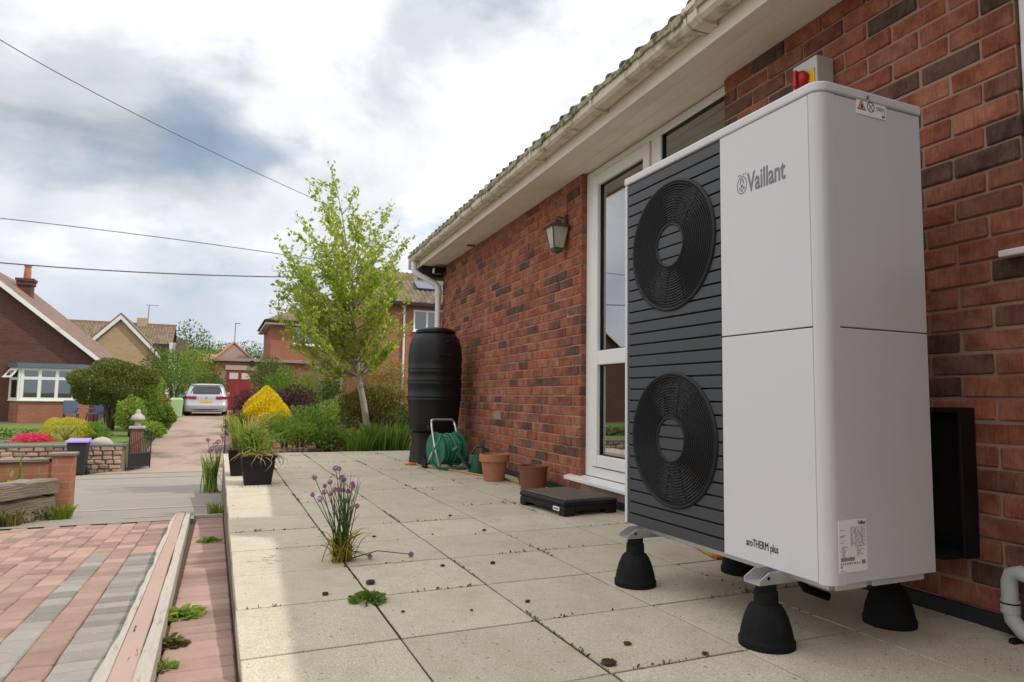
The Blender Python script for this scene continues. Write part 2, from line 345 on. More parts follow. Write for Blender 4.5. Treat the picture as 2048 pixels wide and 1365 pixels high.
L_amber = LEAF('amber_leaf', [(.30, .20, .05), (.38, .20, .06), (.22, .19, .04), (.15, .17, .035), (.40, .27, .09)], .4)
L_hedge = LEAF('olive_leaf', [(.10, .115, .022), (.15, .14, .03), (.07, .09, .02), (.22, .17, .04), (.05, .075, .018)], .3)
L_pink = LEAF('pink_blossom', [(.72, .04, .16), (.80, .07, .22), (.60, .03, .12)], .3)
L_blade = LEAF('iris_blade', [(.16, .26, .035), (.24, .34, .05), (.11, .20, .03), (.36, .38, .10)], .4)
L_straw = LEAF('dry_straw', [(.50, .36, .17), (.42, .29, .13), (.56, .43, .24), (.36, .28, .12)], .3)
L_chive = LEAF('chive_stem', [(.055, .11, .03), (.08, .15, .04), (.045, .09, .03), (.10, .17, .04)], .2)
L_chiveold = LEAF('chive_yellow_leaf', [(.22, .25, .04), (.30, .28, .05), (.40, .30, .06), (.16, .22, .04)], .35)
L_mauve = LEAF('mauve_petal', [(.38, .17, .42), (.46, .22, .50), (.30, .13, .36), (.52, .30, .56)], .3)
L_moss = LEAF('moss_tuft', [(.09, .11, .025), (.13, .13, .03), (.16, .12, .05), (.07, .09, .02)], .2)

# ------------------------------------------------------------------ mesh helpers
class MB:
    def __init__(s): s.v = []; s.f = []
    def add(s, v, f):
        k = len(s.v); s.v += [tuple(map(float, p)) for p in v]; s.f += [tuple(i + k for i in q) for q in f]; return s
    def box(s, x0, y0, z0, x1, y1, z1):
        v = [(x, y, z) for z in (z0, z1) for y in (y0, y1) for x in (x0, x1)]
        return s.add(v, [(0, 2, 3, 1), (4, 5, 7, 6), (0, 1, 5, 4), (2, 6, 7, 3), (0, 4, 6, 2), (1, 3, 7, 5)])
    def hexa(s, v):                          # 8 corners: bottom 4 (ccw), top 4
        return s.add(v, [(3, 2, 1, 0), (4, 5, 6, 7), (0, 1, 5, 4), (1, 2, 6, 5), (2, 3, 7, 6), (3, 0, 4, 7)])
    def prism(s, poly, d):                   # poly: list of 3D points (planar), d: extrusion vector
        n = len(poly); d = np.array(d, float)
        v = [np.array(p, float) for p in poly]; v = v + [p + d for p in v]
        nrm = sum((np.cross(v[i], v[(i + 1) % n]) for i in range(n)), np.zeros(3))
        fl = nrm @ d > 0
        fs = [tuple(range(n))[::-1], tuple(range(n, 2 * n))] + [(i, (i + 1) % n, n + (i + 1) % n, n + i) for i in range(n)]
        if not fl: fs = [q[::-1] for q in fs]
        return s.add(v, fs)
    def tube(s, pts, r, n=8, cap=True, closed=False):
        P = [np.array(p, float) for p in pts]; N = len(P)
        R = [r] * N if isinstance(r, (int, float)) else list(r)
        T = []
        for i in range(N):
            a = P[i - 1] if (i > 0 or closed) else P[i]; b = P[(i + 1) % N] if (i < N - 1 or closed) else P[i]
            t = b - a; T.append(t / (np.linalg.norm(t) + 1e-12))
        up = np.array([0, 0, 1.0]) if abs(T[0][2]) < .9 else np.array([1.0, 0, 0])
        u = np.cross(T[0], up); u /= np.linalg.norm(u)
        vs_, fs = [], []
        for i in range(N):
            u = u - T[i] * (u @ T[i]); u /= np.linalg.norm(u) + 1e-12; w = np.cross(T[i], u)
            for k in range(n):
                a = 2 * math.pi * k / n; vs_.append(P[i] + (u * math.cos(a) + w * math.sin(a)) * R[i])
        for i in range(N if closed else N - 1):
            j = (i + 1) % N
            for k in range(n): fs.append((i * n + k, i * n + (k + 1) % n, j * n + (k + 1) % n, j * n + k))
        if cap and not closed:
            fs.append(tuple(range(n))[::-1]); fs.append(tuple(range((N - 1) * n, N * n)))
        return s.add(vs_, fs)
    def lathe(s, prof, c=(0, 0, 0), n=32, cap=True, sq=0.0):   # prof [(r,z)], sq>0: squarish section
        vs_, fs = [], []
        for r, z in prof:
            for k in range(n):
                a = 2 * math.pi * k / n
                q = 1.0
                if sq: q = 1.0 / max(abs(math.cos(a)), abs(math.sin(a))) * sq + (1 - sq)
                vs_.append((c[0] + r * q * math.cos(a), c[1] + r * q * math.sin(a), c[2] + z))
        for i in range(len(prof) - 1):
            for k in range(n): fs.append((i * n + k, i * n + (k + 1) % n, (i + 1) * n + (k + 1) % n, (i + 1) * n + k))
        if cap:
            fs.append(tuple(range(n))[::-1]); fs.append(tuple(range((len(prof) - 1) * n, len(prof) * n)))
        return s.add(vs_, fs)
    def quad(s, a, b, c, d): return s.add([a, b, c, d], [(0, 1, 2, 3)])
    def mesh(s, name, smooth=False):
        me = bpy.data.meshes.new(name); me.from_pydata(s.v, [], s.f); me.update()
        if smooth: me.polygons.foreach_set('use_smooth', [True] * len(me.polygons))
        return me
    def ob(s, name, mat, parent=None, smooth=False, bevel=0.0, auto=None, **k):
        me = s.mesh(name, smooth); o = link(name, me, mat, parent)
        if bevel:
            b = o.modifiers.new('bevel', 'BEVEL'); b.width = bevel; b.segments = 2; b.limit_method = 'ANGLE'; b.angle_limit = math.radians(40)
        if auto is not None:
            me.polygons.foreach_set('use_smooth', [True] * len(me.polygons))
            try: me.set_sharp_from_angle(angle=math.radians(auto))
            except Exception: pass
        for a, b_ in k.items(): o[a] = b_
        return o
def link(name, me, mat=None, parent=None):
    o = bpy.data.objects.new(name, me); COL.objects.link(o)
    if mat and me and not me.materials: me.materials.append(mat)
    if parent: o.parent = parent
    return o
def thing(name, label, cat, loc=(0, 0, 0), group=None):
    o = bpy.data.objects.new(name, None); COL.objects.link(o); o.empty_display_size = .1
    o['label'] = label; o['category'] = cat
    if group: o['group'] = group
    o['_o'] = 0; del o['_o']
    return o
def tag(o, label, cat, group=None):
    o['label'] = label; o['category'] = cat
    if group: o['group'] = group
    return o
def struct(o): o['kind'] = 'structure'; return o
def stuff(o): o['kind'] = 'stuff'; return o
def base_at(root, loc):                      # move the Empty to the thing's base, parts stay in place
    d = Vector(loc); root.location = d
    for c in root.children: c.location -= d
def copy_tree(o, parent=None):
    c = o.copy(); COL.objects.link(c); c.parent = parent
    for ch in list(o.children): copy_tree(ch, c)
    return c
def bevel_mesh(name, sx, sy, sz, b, mat, seg=1, jitter=0.0):
    bm = bmesh.new(); bmesh.ops.create_cube(bm, size=1.0)
    for v in bm.verts: v.co = Vector((v.co.x * sx, v.co.y * sy, v.co.z * sz))
    bmesh.ops.bevel(bm, geom=list(bm.edges), offset=b, segments=seg, affect='EDGES')
    if jitter:
        for v in bm.verts: v.co += Vector([random.uniform(-jitter, jitter) for _ in range(3)])
    me = bpy.data.meshes.new(name); bm.to_mesh(me); bm.free(); me.materials.append(mat); return me
def mesh_arrays(me):
    return [tuple(v.co) for v in me.vertices], [tuple(p.vertices) for p in me.polygons]

# foliage: every leaf is a small folded diamond
def leaf_mesh(name, C, D, size, width=.45, fold=.25):
    C = np.asarray(C, float); D = np.asarray(D, float); n = len(C)
    D = D / (np.linalg.norm(D, axis=1, keepdims=True) + 1e-9)
    rnd = rng.normal(size=(n, 3)); S = np.cross(D, rnd); S /= np.linalg.norm(S, axis=1, keepdims=True) + 1e-9
    Nn = np.cross(D, S)
    size = np.broadcast_to(np.asarray(size, float), (n,))[:, None]
    a = C - D * size * .5; b = C + D * size * .5
    l = C + S * size * width * .5 + Nn * size * fold * .5; r = C - S * size * width * .5 + Nn * size * fold * .5
    V = np.stack([a, l, b, r], 1).reshape(-1, 3)
    me = bpy.data.meshes.new(name)
    me.vertices.add(len(V)); me.vertices.foreach_set('co', V.ravel())
    idx = np.arange(n)[:, None] * 4
    tri = np.concatenate([idx + np.array([0, 2, 1]), idx + np.array([0, 3, 2])], 1).reshape(-1)
    me.loops.add(len(tri)); me.loops.foreach_set('vertex_index', tri.astype(np.int32))
    me.polygons.add(2 * n); me.polygons.foreach_set('loop_start', np.arange(0, 6 * n, 3, dtype=np.int32))
    me.polygons.foreach_set('loop_total', np.full(2 * n, 3, dtype=np.int32))
    me.update(calc_edges=True); return me
def blade_mesh(name, B, tips, width, seg=4, sag=0.0):
    mb = MB()
    for (b, t) in zip(B, tips):
        b = np.array(b, float); t = np.array(t, float); d = t - b
        side = np.cross(d, rng.normal(size=3)); side /= np.linalg.norm(side) + 1e-9
        w = width * random.uniform(.7, 1.2); L = np.linalg.norm(d); hz = np.array([d[0], d[1], 0.0])
        vs_, fs = [], []
        for i in range(seg + 1):
            s_ = i / seg
            p = b + d * s_ + np.array([0, 0, 1.0]) * sag * L * math.sin(math.pi * s_ * .9) - hz * .25 * sag * math.sin(math.pi * s_)
            ww = w * (1 - s_ ** 2.2) * .5 + .0004
            vs_ += [p - side * ww, p + side * ww]
        for i in range(seg): fs.append((2 * i, 2 * i + 1, 2 * i + 3, 2 * i + 2))
        mb.add(vs_, fs)
    return mb.mesh(name)
def ball_points(n, c, r, power=.45, zmin=None):
    d = rng.normal(size=(n, 3)); d /= np.linalg.norm(d, axis=1, keepdims=True)
    rad = rng.random((n, 1)) ** power
    # lumpy outline
    k = np.sin(d[:, :1] * 5.1 + c[0] * 3) * np.sin(d[:, 1:2] * 4.3 + c[1]) + np.sin(d[:, 2:] * 6.2 + c[2] * 2 + d[:, :1] * 3)
    p = d * rad * (1 + .09 * k) * np.array(r) + np.array(c)
    if zmin is not None:
        ok = p[:, 2] > zmin; p, d = p[ok], d[ok]
    return p, d
def bush(name, label, cat, c, r, n, size, mat, stem_to=None, power=.4, zmin=None, group=None, width=.5, stem_mat=None, shape=None, lean=.8):
    root = thing(name, label, cat, group=group)
    p, d = ball_points(n, c, r, power, zmin)
    if shape: p, d = shape(p, d)
    D = d + rng.normal(size=d.shape) * lean + np.array([0, 0, .25])
    stuff_o = link('foliage', leaf_mesh('foliage', p, D, size * rng.uniform(.6, 1.25, len(p)), width), mat, root)
    zb = stem_to if stem_to is not None else c[2] - r[2]
    mb = MB()
    for k in range(6):
        a = k * 1.05 + c[0]
        e = np.array([c[0] + math.cos(a) * r[0] * .55, c[1] + math.sin(a) * r[1] * .55, c[2] + r[2] * (.1 + .09 * k)])
        b = np.array([c[0] + math.cos(a) * .03, c[1] + math.sin(a) * .03, zb])
        mid = b * .5 + e * .5; mid[:2] = b[:2] * .75 + e[:2] * .25
        mb.tube([b, mid, e], [max(.012, r[0] * .05), max(.009, r[0] * .035), .005], 5)
    mb.ob('stem', stem_mat or m_twig, root, smooth=True)
    base_at(root, (c[0], c[1], zb))
    return root

# ================================================================== SETTING
DEND = 6.35
def z_drive(Y): return -.055 - .062 * (Y - 2)
def z_road(Y): return -.33 - .0764 * (Y - DEND)
def z_far(Y): return -1.376 + (min(Y, 33.5) - 20) * (1.076 / 13.5) if Y > 20 else z_road(Y)
def z_ground(Y):
    if Y < DEND: return z_drive(max(Y, -6)) - .09
    if Y < 20: return z_road(Y) - .06
    return z_far(Y) - .06
ys = [-60, -6, 2, DEND, 14, 20, 24, 28, 33.5, 60, 150, 600]
xs = [-400, -60, -10, 0, 10, 60, 400]
mb = MB(); V = [(x, y, z_ground(y)) for y in ys for x in xs]
mb.add(V, [(j * 7 + i, j * 7 + i + 1, (j + 1) * 7 + i + 1, (j + 1) * 7 + i) for j in range(len(ys) - 1) for i in range(6)])
struct(mb.ob('ground', m_grass))

# road and its joints
mb = MB(); mb.quad((-60, DEND + .02, z_road(DEND + .02)), (60, DEND + .02, z_road(DEND + .02)), (60, 20, z_road(20)), (-60, 20, z_road(20)))
road = struct(mb.ob('road', m_asphalt))
def road_strip(name, Y0, Y1, x0, x1, mat, lift=.004):
    q = MB(); q.quad((x0, Y0, z_road(Y0) + lift), (x1, Y0, z_road(Y0) + lift), (x1, Y1, z_road(Y1) + lift), (x0, Y1, z_road(Y1) + lift))
    return q.ob(name, mat, road)
road_strip('edge_line', 7.75, 7.83, -30, .05, m_line)
road_strip('edge_line', 6.75, 6.79, -.7, .05, m_line)
road_strip('centre_line', 13.6, 13.74, -12, -.9, m_line)
road_strip('kerb_channel', 16.6, 16.75, -30, 30, m_asphalt2)
struct(MB().hexa([(-.14, 6.30, -.6), (.085, 6.30, -.6), (.085, 6.36, -.6), (-.14, 6.36, -.6),
                  (-.14, 6.30, z_drive(6.3) + .03), (.085, 6.30, z_drive(6.3) + .03), (.085, 6.36, z_drive(6.36) + .03), (-.14, 6.36, z_drive(6.36) + .03)]).ob('kerb', m_concrete))

# far driveway
fy = [19.95, 20.6, 22, 25, 29, 33.5, 36, 44]
fxl = [-3.0, -1.98, -1.95, -1.95, -1.9, -1.75, -1.7, -1.5]
fxr = [.9, .25, .3, .6, .9, 1.2, 1.8, 2.6]
mb = MB()
for i, Y in enumerate(fy):
    mb.v += [(fxl[i], Y, z_far(Y) + .008), (fxr[i], Y, z_far(Y) + .008)]
mb.f += [(2 * i, 2 * i + 1, 2 * i + 3, 2 * i + 2) for i in range(len(fy) - 1)]
struct(mb.ob('far_driveway', m_fardrive))
# lawn and garden terraces across the road
struct(MB().hexa([(-20, 20.5, -1.6), (-2.3, 20.5, -1.6), (-2.05, 32.2, -1.6), (-20, 32.2, -1.6),
                  (-20, 20.5, -.64), (-2.3, 20.5, -.64), (-2.05, 32.2, -.53), (-20, 32.2, -.53)]).ob('lawn', m_lawn))
struct(MB().hexa([(.95, 20.5, -1.6), (30, 20.5, -1.6), (30, 43, -1.2), (1.6, 43, -1.2),
                  (.95, 20.5, -.62), (30, 20.5, -.62), (30, 43, -.28), (1.6, 43, -.28)]).ob('garden_soil', m_soil))

# ---------------- patio: slabs on a bed, with a low retaining edge
PX, PY, PP = .085, 2.056, .46
patio = struct(MB().box(PX + .012, -.6, -1.25, 3.4, 8.985, -.006).ob('patio', m_joint))
struct(MB().box(PX + .006, -.6, -1.25, PX + .0115, 8.985, -.03).ob('patio_edge_wall', m_patiowall))
slab_me = bevel_mesh('slab', .4505, .4505, .05, .0018, m_slab, 1)
for r_ in range(-4, 15):
    for c_ in range(6):
        if c_ == 5 and r_ < 0: continue
        o = link('slab', slab_me, None, patio)
        o.location = (PX + (c_ + .5) * PP + random.uniform(-.002, .002), PY + (r_ + .5) * PP + random.uniform(-.002, .002), -.025 + random.uniform(-.0008, .0008))
        o.rotation_euler = (random.uniform(-.0012, .0012), random.uniform(-.0012, .0012), random.choice((0, math.pi / 2, math.pi)) + random.uniform(-.004, .004))
# moss and tiny weeds along the slab joints
C, D = [], []
for k in range(5200):
    if random.random() < .5:
        x = PX + random.randint(1, 5) * PP; y = random.uniform(1.2, 8.8)
    else:
        x = random.uniform(PX, 2.4); y = PY + random.randint(-2, 14) * PP
    if math.sin(x * 7.3 + y * 3.1) + math.sin(y * 5.7 - x * 2.2) < .1 + random.random(): continue
    C.append((x + random.gauss(0, .005), y + random.gauss(0, .005), random.uniform(-.006, .006))); D.append((random.gauss(0, 1), random.gauss(0, 1), 1.2))
stuff(link('moss', leaf_mesh('moss', C, D, rng.uniform(.008, .022, len(C)), .5), L_moss, patio))

# garden bed beyond the patio
struct(MB().box(.12, 9.0, -1.3, 6.5, 10.5, -.05).ob('garden_bed', m_soil))

# ---------------- block paved drive
def drive_pt(a, b, up=0.0):                  # a across (from the timber edging), b along Y, on the slope
    return (a - .0095 * (b - 2.2), b, z_drive(b) + up)
dsl = math.atan(-.062)
mb = MB(); mb.quad(drive_pt(-4.5, -3, -.012), drive_pt(.2, -3, -.012), drive_pt(.35, DEND, -.012), drive_pt(-4.5, DEND, -.012))
drive = struct(mb.ob('driveway', m_sand))
pav_r = bevel_mesh('paver', .1015, .1285, .05, .005, m_paver_r, 1)
pav_hr = bevel_mesh('paver', .196, .097, .05, .005, m_paver_r, 1); pav_hg = bevel_mesh('paver', .196, .097, .05, .005, m_paver_g, 1)
pav_g = bevel_mesh('paver', .1015, .1285, .05, .005, m_paver_g, 1)
pav_w = bevel_mesh('paver', .206, .0985, .05, .005, m_paver_r, 1)
cand = []
for ri in range(-6, 80):
    b = 1.6 + ri * .101
    if b < DEND - .03: cand.append((-.312, b, pav_hg if b < 4.6 else pav_hr))
for ci in range(2, 26):
    for ri in range(-4, 46):
        a = -.4645 - (ci - 2) * .105; b = 1.6 + ri * .132 + (.066 if ci % 2 else 0)
        if b > DEND - .08: continue
        grey = ci == 3 and b < 4.6
        cand.append((a, b, pav_g if grey else pav_r))
for ri in range(-6, 48):
    b = 1.55 + ri * .102
    if b < 6.25: cand.append((-.018 + .0095 * (b - 2.2), b, pav_w))
def pav_area(c):
    p = drive_pt(c[0], c[1]); q = proj(p)
    if q[2] < .3 or not (-60 < q[0] < 560 and 900 < q[1] < 1430): return 0
    return 1 / q[2] ** 2
cand.sort(key=pav_area, reverse=True)
rest = {}
pm = Matrix.Rotation(dsl, 4, 'X') @ Matrix.Rotation(.0095, 4, 'Z')
for k, (a, b, me) in enumerate(cand):
    p = drive_pt(a, b, -.025 + random.uniform(-.0025, .0025))
    M4 = Matrix.Translation(p) @ pm @ Matrix.Rotation(random.gauss(0, .006), 4, 'Y') @ Matrix.Rotation(random.gauss(0, .008), 4, 'Z')
    if k < 300:
        o = link('paver', me, None, drive); o.matrix_world = M4
    else:
        g = rest.setdefault(me.name, (MB(), me)); vv, ff = mesh_arrays(me)
        g[0].add([M4 @ Vector(v) for v in vv], ff)
for nme, (g, me) in rest.items():
    stuff(g.ob('paver', me.materials[0], drive))

# ---------------- timber edging on the drive (three weathered boards)
edg = thing('timber_edging', 'low timber edging of three weathered grey and pink boards along the paved drive', 'timber edging')
def board(a0, a1, h, mat, wob):
    q = MB(); n = 40; vs_ = []
    for i in range(n + 1):
        b = 1.2 + (6.28 - 1.2) * i / n
        w0 = a0 + wob * (math.sin(b * 2.3) + math.sin(b * 5.1 + 1) + random.uniform(-.8, .8)); hh = h + .004 * math.sin(b * 3.7)
        x0, y0, z0 = drive_pt(w0, b); x1 = drive_pt(a1 + wob * .3 * math.sin(b * 4), b)[0]
        vs_ += [(x0, b, z0 - .03), (x1, b, z0 - .03), (x1, b, z0 + hh), (x0, b, z0 + hh)]
    fs = []
    for i in range(n):
        for k in range(4): fs.append((4 * i + k, 4 * i + (k + 1) % 4, 4 * i + 4 + (k + 1) % 4, 4 * i + 4 + k)[::-1])
    fs += [(0, 1, 2, 3), (4 * n + 3, 4 * n + 2, 4 * n + 1, 4 * n)]
    q.add(vs_, fs); return q.ob('board', mat, edg, bevel=.004)
board(-.250, -.226, .058, m_plank_g, .005)
board(-.2235, -.1665, .066, m_plank_p, .0)
board(-.164, -.125, .064, m_plank_g, .002)
base_at(edg, drive_pt(-.19, 4))

# ================================================================== MAIN HOUSE
HE = .045; HX0 = 2.32; PHI = math.atan(HE)
_hv = np.array([math.sin(PHI), math.cos(PHI), 0]); _hu = np.array([math.cos(PHI), -math.sin(PHI), 0])
def H(u, v, z): return tuple(np.array([HX0, 0, 0]) + _hu * u + _hv * v + np.array([0, 0, z]))
class HB(MB):                                # builder in house coordinates (u: into house, v: along wall)
    def add(s, v, f): return MB.add(s, [H(*p) for p in v], f)
def hw(px, py, u=0.0):                       # pixel -> (v, z) on a plane parallel to the wall
    n = _hu; P = gpl(px, py, n, n @ np.array(H(u, 0, 0))); return float(_hv @ (P - np.array([HX0, 0, 0]))), float(P[2])
house = thing('brick_bungalow', 'red brick bungalow with deep white eaves filling the right side', 'house')
SOF = 2.49
W1a, W1b, VC = 2.765, 4.46, 8.555            # window opening, far corner
W2a, W2b, W2z = -.3, 1.285, 1.235            # second window at the right edge
wall = HB()
MF = .007
for a, b, z0, z1 in ((-1.6, W2a, -.3, SOF), (W2a, W2b, -.3, W2z), (W2b + .006, W1a - .006, -.3, SOF), (W1a - .006, W1b + .006, -.3, .125), (W1b + .006, VC - .004, -.3, SOF)):
    wall.box(MF, a, z0, .26, b, z1)
wall.box(.26, VC - .26, -.3, 8.0, VC, SOF + .2)          # gable side
wall.box(7.75, -1.6, -.3, 8.0, VC - .26, SOF)
wall.box(.26, -1.6, -.3, 7.75, -1.35, SOF)
wall = wall.ob('wall', m_mortar, house)
# bricks: every one a piece of its own; the 300 that show largest are objects, the rest one joined part
CP, BL, BG = .0785, .229, .010
segs = [(-1.6, W2a, .055, SOF), (W2a, W2b, .055, W2z - .02), (W2b, W1a, .055, SOF), (W1b, VC, .055, SOF)]
bricks = []
nrow = int((SOF - .055) / CP) + 1
for r_ in range(nrow):
    z0 = .055 + r_ * CP; z1 = min(z0 + CP - BG, SOF)
    off = (r_ % 2) * .5 * BL + .03
    # solid runs of wall in this course
    runs = []
    for a, b, s0, s1 in segs:
        if z0 + .03 > s1: continue
        if runs and abs(runs[-1][1] - a) < 1e-6: runs[-1][1] = b
        else: runs.append([a, b])
    if z0 + CP < .13: runs = [[-1.6, VC]]
    for a, b in runs:
        k = math.floor((a - off) / BL); 
        while off + k * BL < b:
            v0 = max(a, off + k * BL + BG / 2); v1 = min(b, off + (k + 1) * BL - BG / 2); k += 1
            if v1 - v0 < .02 or z1 - z0 < .02: continue
            bricks.append((v0, v1, z0, z1))
def unit_hides(x, y):
    if not 1254 < x < 1858: return False
    top = 358 - (x - 1254) * .527 if x < 1635 else 155 + (x - 1635) * .27
    return y > top + 12 and y < 1165
def brick_area(bk):
    v0, v1, z0, z1 = bk
    c = proj(H(0, (v0 + v1) / 2, (z0 + z1) / 2))
    if c[2] < .3 or not (-30 < c[0] < 2078 and -30 < c[1] < 1400) or unit_hides(c[0], c[1]): return 0
    p0 = proj(H(0, v0, z0)); p1 = proj(H(0, v1, z1))
    return abs((p0[0] - p1[0]) * (z1 - z0) * F / c[2])
bricks.sort(key=brick_area, reverse=True)
brick_mes = [bevel_mesh('brick', .06, BL - BG, CP - BG, .005, m_brick, 1, .0016) for _ in range(6)]
brick_geo = [mesh_arrays(b_) for b_ in brick_mes]
br_rest = MB()
for k, (v0, v1, z0, z1) in enumerate(bricks):
    dep = random.gauss(0, .0022)
    M4 = Matrix.Translation(H(.03 + dep, (v0 + v1) / 2, (z0 + z1) / 2)) @ Matrix.Rotation(-PHI + random.gauss(0, .006), 4, 'Z') @ Matrix.Rotation(random.gauss(0, .006), 4, 'X') \
        @ Matrix.Diagonal((1, (v1 - v0) / (BL - BG), (z1 - z0) / (CP - BG), 1))
    if k < 300:
        o = link('brick', random.choice(brick_mes), None, wall); o.matrix_world = M4
    else:
        bv, bf = random.choice(brick_geo); br_rest.add([M4 @ Vector(p) for p in bv], bf)
stuff(br_rest.ob('brick', m_brick, wall))
HB().box(-.012, -1.6, -.3, .02, VC, .05).ob('plinth', m_plinth, house, bevel=.004)
# soffit boards, fascia, gutter
sof = HB().box(-.30, -1.6, SOF + .004, .27, VC + .25, SOF + .03).ob('soffit', m_soffit, house)
for k, (a, b) in enumerate(((-.298, -.202), (-.199, -.103), (-.100, .004))):
    HB().box(a, -1.6, SOF - .006, b, VC + .02, SOF + .0035).ob('soffit_board', m_soffit, sof, bevel=.0025)
HB().box(-.318, -1.6, SOF - .022, -.3005, VC + .25, 2.66).ob('fascia', m_soffit, house, bevel=.003)
gprof = [(-.322, 2.618), (-.326, 2.56), (-.338, 2.542), (-.412, 2.536), (-.432, 2.552), (-.440, 2.60), (-.449, 2.604), (-.449, 2.622),
         (-.437, 2.622), (-.430, 2.585), (-.425, 2.556), (-.409, 2.541), (-.340, 2.547), (-.331, 2.562), (-.326, 2.618)]
gut = HB(); n = len(gprof); gv = [(u, v, z) for v in (-1.6, VC + .2) for u, z in gprof]
gut.add(gv, [tuple(range(n)), tuple(range(n, 2 * n))[::-1]] + [(i, n + i, n + (i + 1) % n, (i + 1) % n) for i in range(n)])
gut = gut.ob('gutter', m_gutter, house)
ms = HB(); k = 160                            # mossy lip, uneven
for i in range(k):
    a = -1.6 + (VC + 1.8) * i / k; b = -1.6 + (VC + 1.8) * (i + 1) / k - .004
    d = .026 + .02 * (.5 + .5 * math.sin(a * 3.1) * math.sin(a * 7.7 + 1)) + random.uniform(-.006, .006)
    ms.box(-.4515, a, 2.624 - d, -.4492 if d < .019 else -.4405, b, 2.6235 + random.uniform(-.002, .004))
stuff(ms.ob('moss_line', m_gutter_moss, gut))
def gbracket(v, wide=.018, lift=0.0):
    q = HB(); o = .006 + lift
    pr = [(-.319, 2.53 - o), (-.415, 2.531 - o), (-.438 - o, 2.548), (-.446 - o, 2.60), (-.455 - o, 2.602), (-.455 - o, 2.630), (-.30, 2.630), (-.30, 2.53 - o)]
    q.prism([(u, v, z) for u, z in pr], (0, wide, 0)) if False else None
    n_ = len(pr); vv = [(u, v + s, z) for s in (0, wide) for u, z in pr]
    MBv = HB(); MBv.add(vv, [tuple(range(n_)), tuple(range(n_, 2 * n_))[::-1]] + [(i, n_ + i, n_ + (i + 1) % n_, (i + 1) % n_) for i in range(n_)])
    return MBv.ob('bracket', m_gutter, gut, bevel=.002)
for px, py, wd_ in ((1374, 80, .02), (1183, 236, .018), (1062, 335, .018), (975, 405, .018), (921, 453, .018), (868, 495, .016)):
    gbracket(hw(px, py, -.44)[0], wd_)
vj = hw(1374, 80, -.44)[0]; gbracket(vj - .085, .02); gbracket(vj - .06, .055, -.003)
gbracket(.6); gbracket(-.4)
HB().box(-.320, hw(1252, 205, -.32)[0], 2.47, -.298, hw(1252, 205, -.32)[0] + .012, 2.555).ob('fascia_joint', m_upvc, house)
HB().box(-.10, hw(945, 465, -.05)[0], SOF - .02, -.012, hw(945, 465, -.05)[0] + .06, SOF - .0065).ob('soffit_vent', m_wood, house)
# roof: eaves tiles one by one, then the rest of the slope
roof = house
rs = HB()
RZ, RP = 2.655, math.tan(math.radians(30))
def roof_z(u): return RZ + (u + .40) * RP
rs.add([(-.30, -1.8, roof_z(-.30) - .03), (3.9, -1.8, roof_z(3.9) - .03), (3.9, VC + .25, roof_z(3.9) - .03), (-.30, VC + .25, roof_z(-.30) - .03),
        (8.2, -1.8, roof_z(-.40) - .03), (8.2, VC + .25, roof_z(-.40) - .03)], [(0, 1, 2, 3), (1, 4, 5, 2)])
roof = rs.ob('roof', m_roof, house)
def tile_mesh():
    q = MB(); n = 22; w = .328; L = .40; vs_ = []
    for s, lift in ((0, 0), (L, 0)):
        for i in range(n + 1):
            y = w * i / n; ph = (y / w * 2) % 1.0
            h_ = .036 * math.sqrt(max(0, 1 - ((ph - .5) / .30) ** 2)) if abs(ph - .5) < .30 else 0
            for th in (0, -.013): vs_.append((s, y - w / 2, h_ + th + lift))
    m_ = 2 * (n + 1); fs = []
    for i in range(n):
        a = 2 * i; fs += [(a, a + 2, m_ + a + 2, m_ + a)[::-1], (a + 1, a + 3, m_ + a + 3, m_ + a + 1), (a, a + 1, a + 3, a + 2), (m_ + a, m_ + a + 1, m_ + a + 3, m_ + a + 2)[::-1]]
    q.add(vs_, fs); me = q.mesh('tile', True); me.materials.append(m_roof); return me
tme = tile_mesh()
for row in range(2):
    for k in range(32):
        v = -1.7 + .33 * (k + .5) + row * .02
        o = link('tile', tme, None, roof)
        u0 = -.388 + row * .30
        o.matrix_world = Matrix.Translation(H(u0 + random.uniform(-.004, .004), v, roof_z(u0) + .004 + row * .012)) @ Matrix.Rotation(-PHI, 4, 'Z') @ Matrix.Rotation(-math.radians(30 - 1.5), 4, 'Y') @ Matrix.Rotation(random.gauss(0, .012), 4, 'X')
HB().box(.28, 2.02, 2.7, .72, 2.50, 4.15).ob('chimney', m_brick, house, bevel=.01)
HB().hexa([(-.42, VC + .25, 2.46), (0, VC + .25, 2.40), (0, VC + .28, 2.40), (-.42, VC + .28, 2.46), (-.42, VC + .25, 2.66), (0, VC + .25, 2.9), (0, VC + .28, 2.9), (-.42, VC + .28, 2.66)]).ob('bargeboard', m_gutter, house)
HB().box(-.29, VC + .01, 2.33, .2, VC + .24, 2.488).ob('verge_box', m_plinth, house)
# downpipe with its swan neck
dp = HB()
pp = [(-.385, VC + .08, 2.55), (-.385, VC + .08, 2.43), (-.365, VC + .07, 2.39), (-.11, VC - .02, 2.24), (-.075, VC - .03, 2.20), (-.07, VC - .035, 2.1), (-.07, VC - .035, 1.35), (-.16, VC - .3, 1.2)]
dp.v, dp.f = [], []
t_ = MB().tube([H(*p) for p in pp], .040, 10); dp.v, dp.f = t_.v, t_.f
dpo = dp.ob('downpipe', m_upvc, house, smooth=True)
MB().tube([H(-.07, VC - .035, 2.16), H(-.07, VC - .035, 2.08)], .047, 12).ob('socket', m_upvc, dpo)
HB().box(-.075, VC - .07, 1.86, .0, VC, 1.885).ob('clip', m_gutter, dpo)

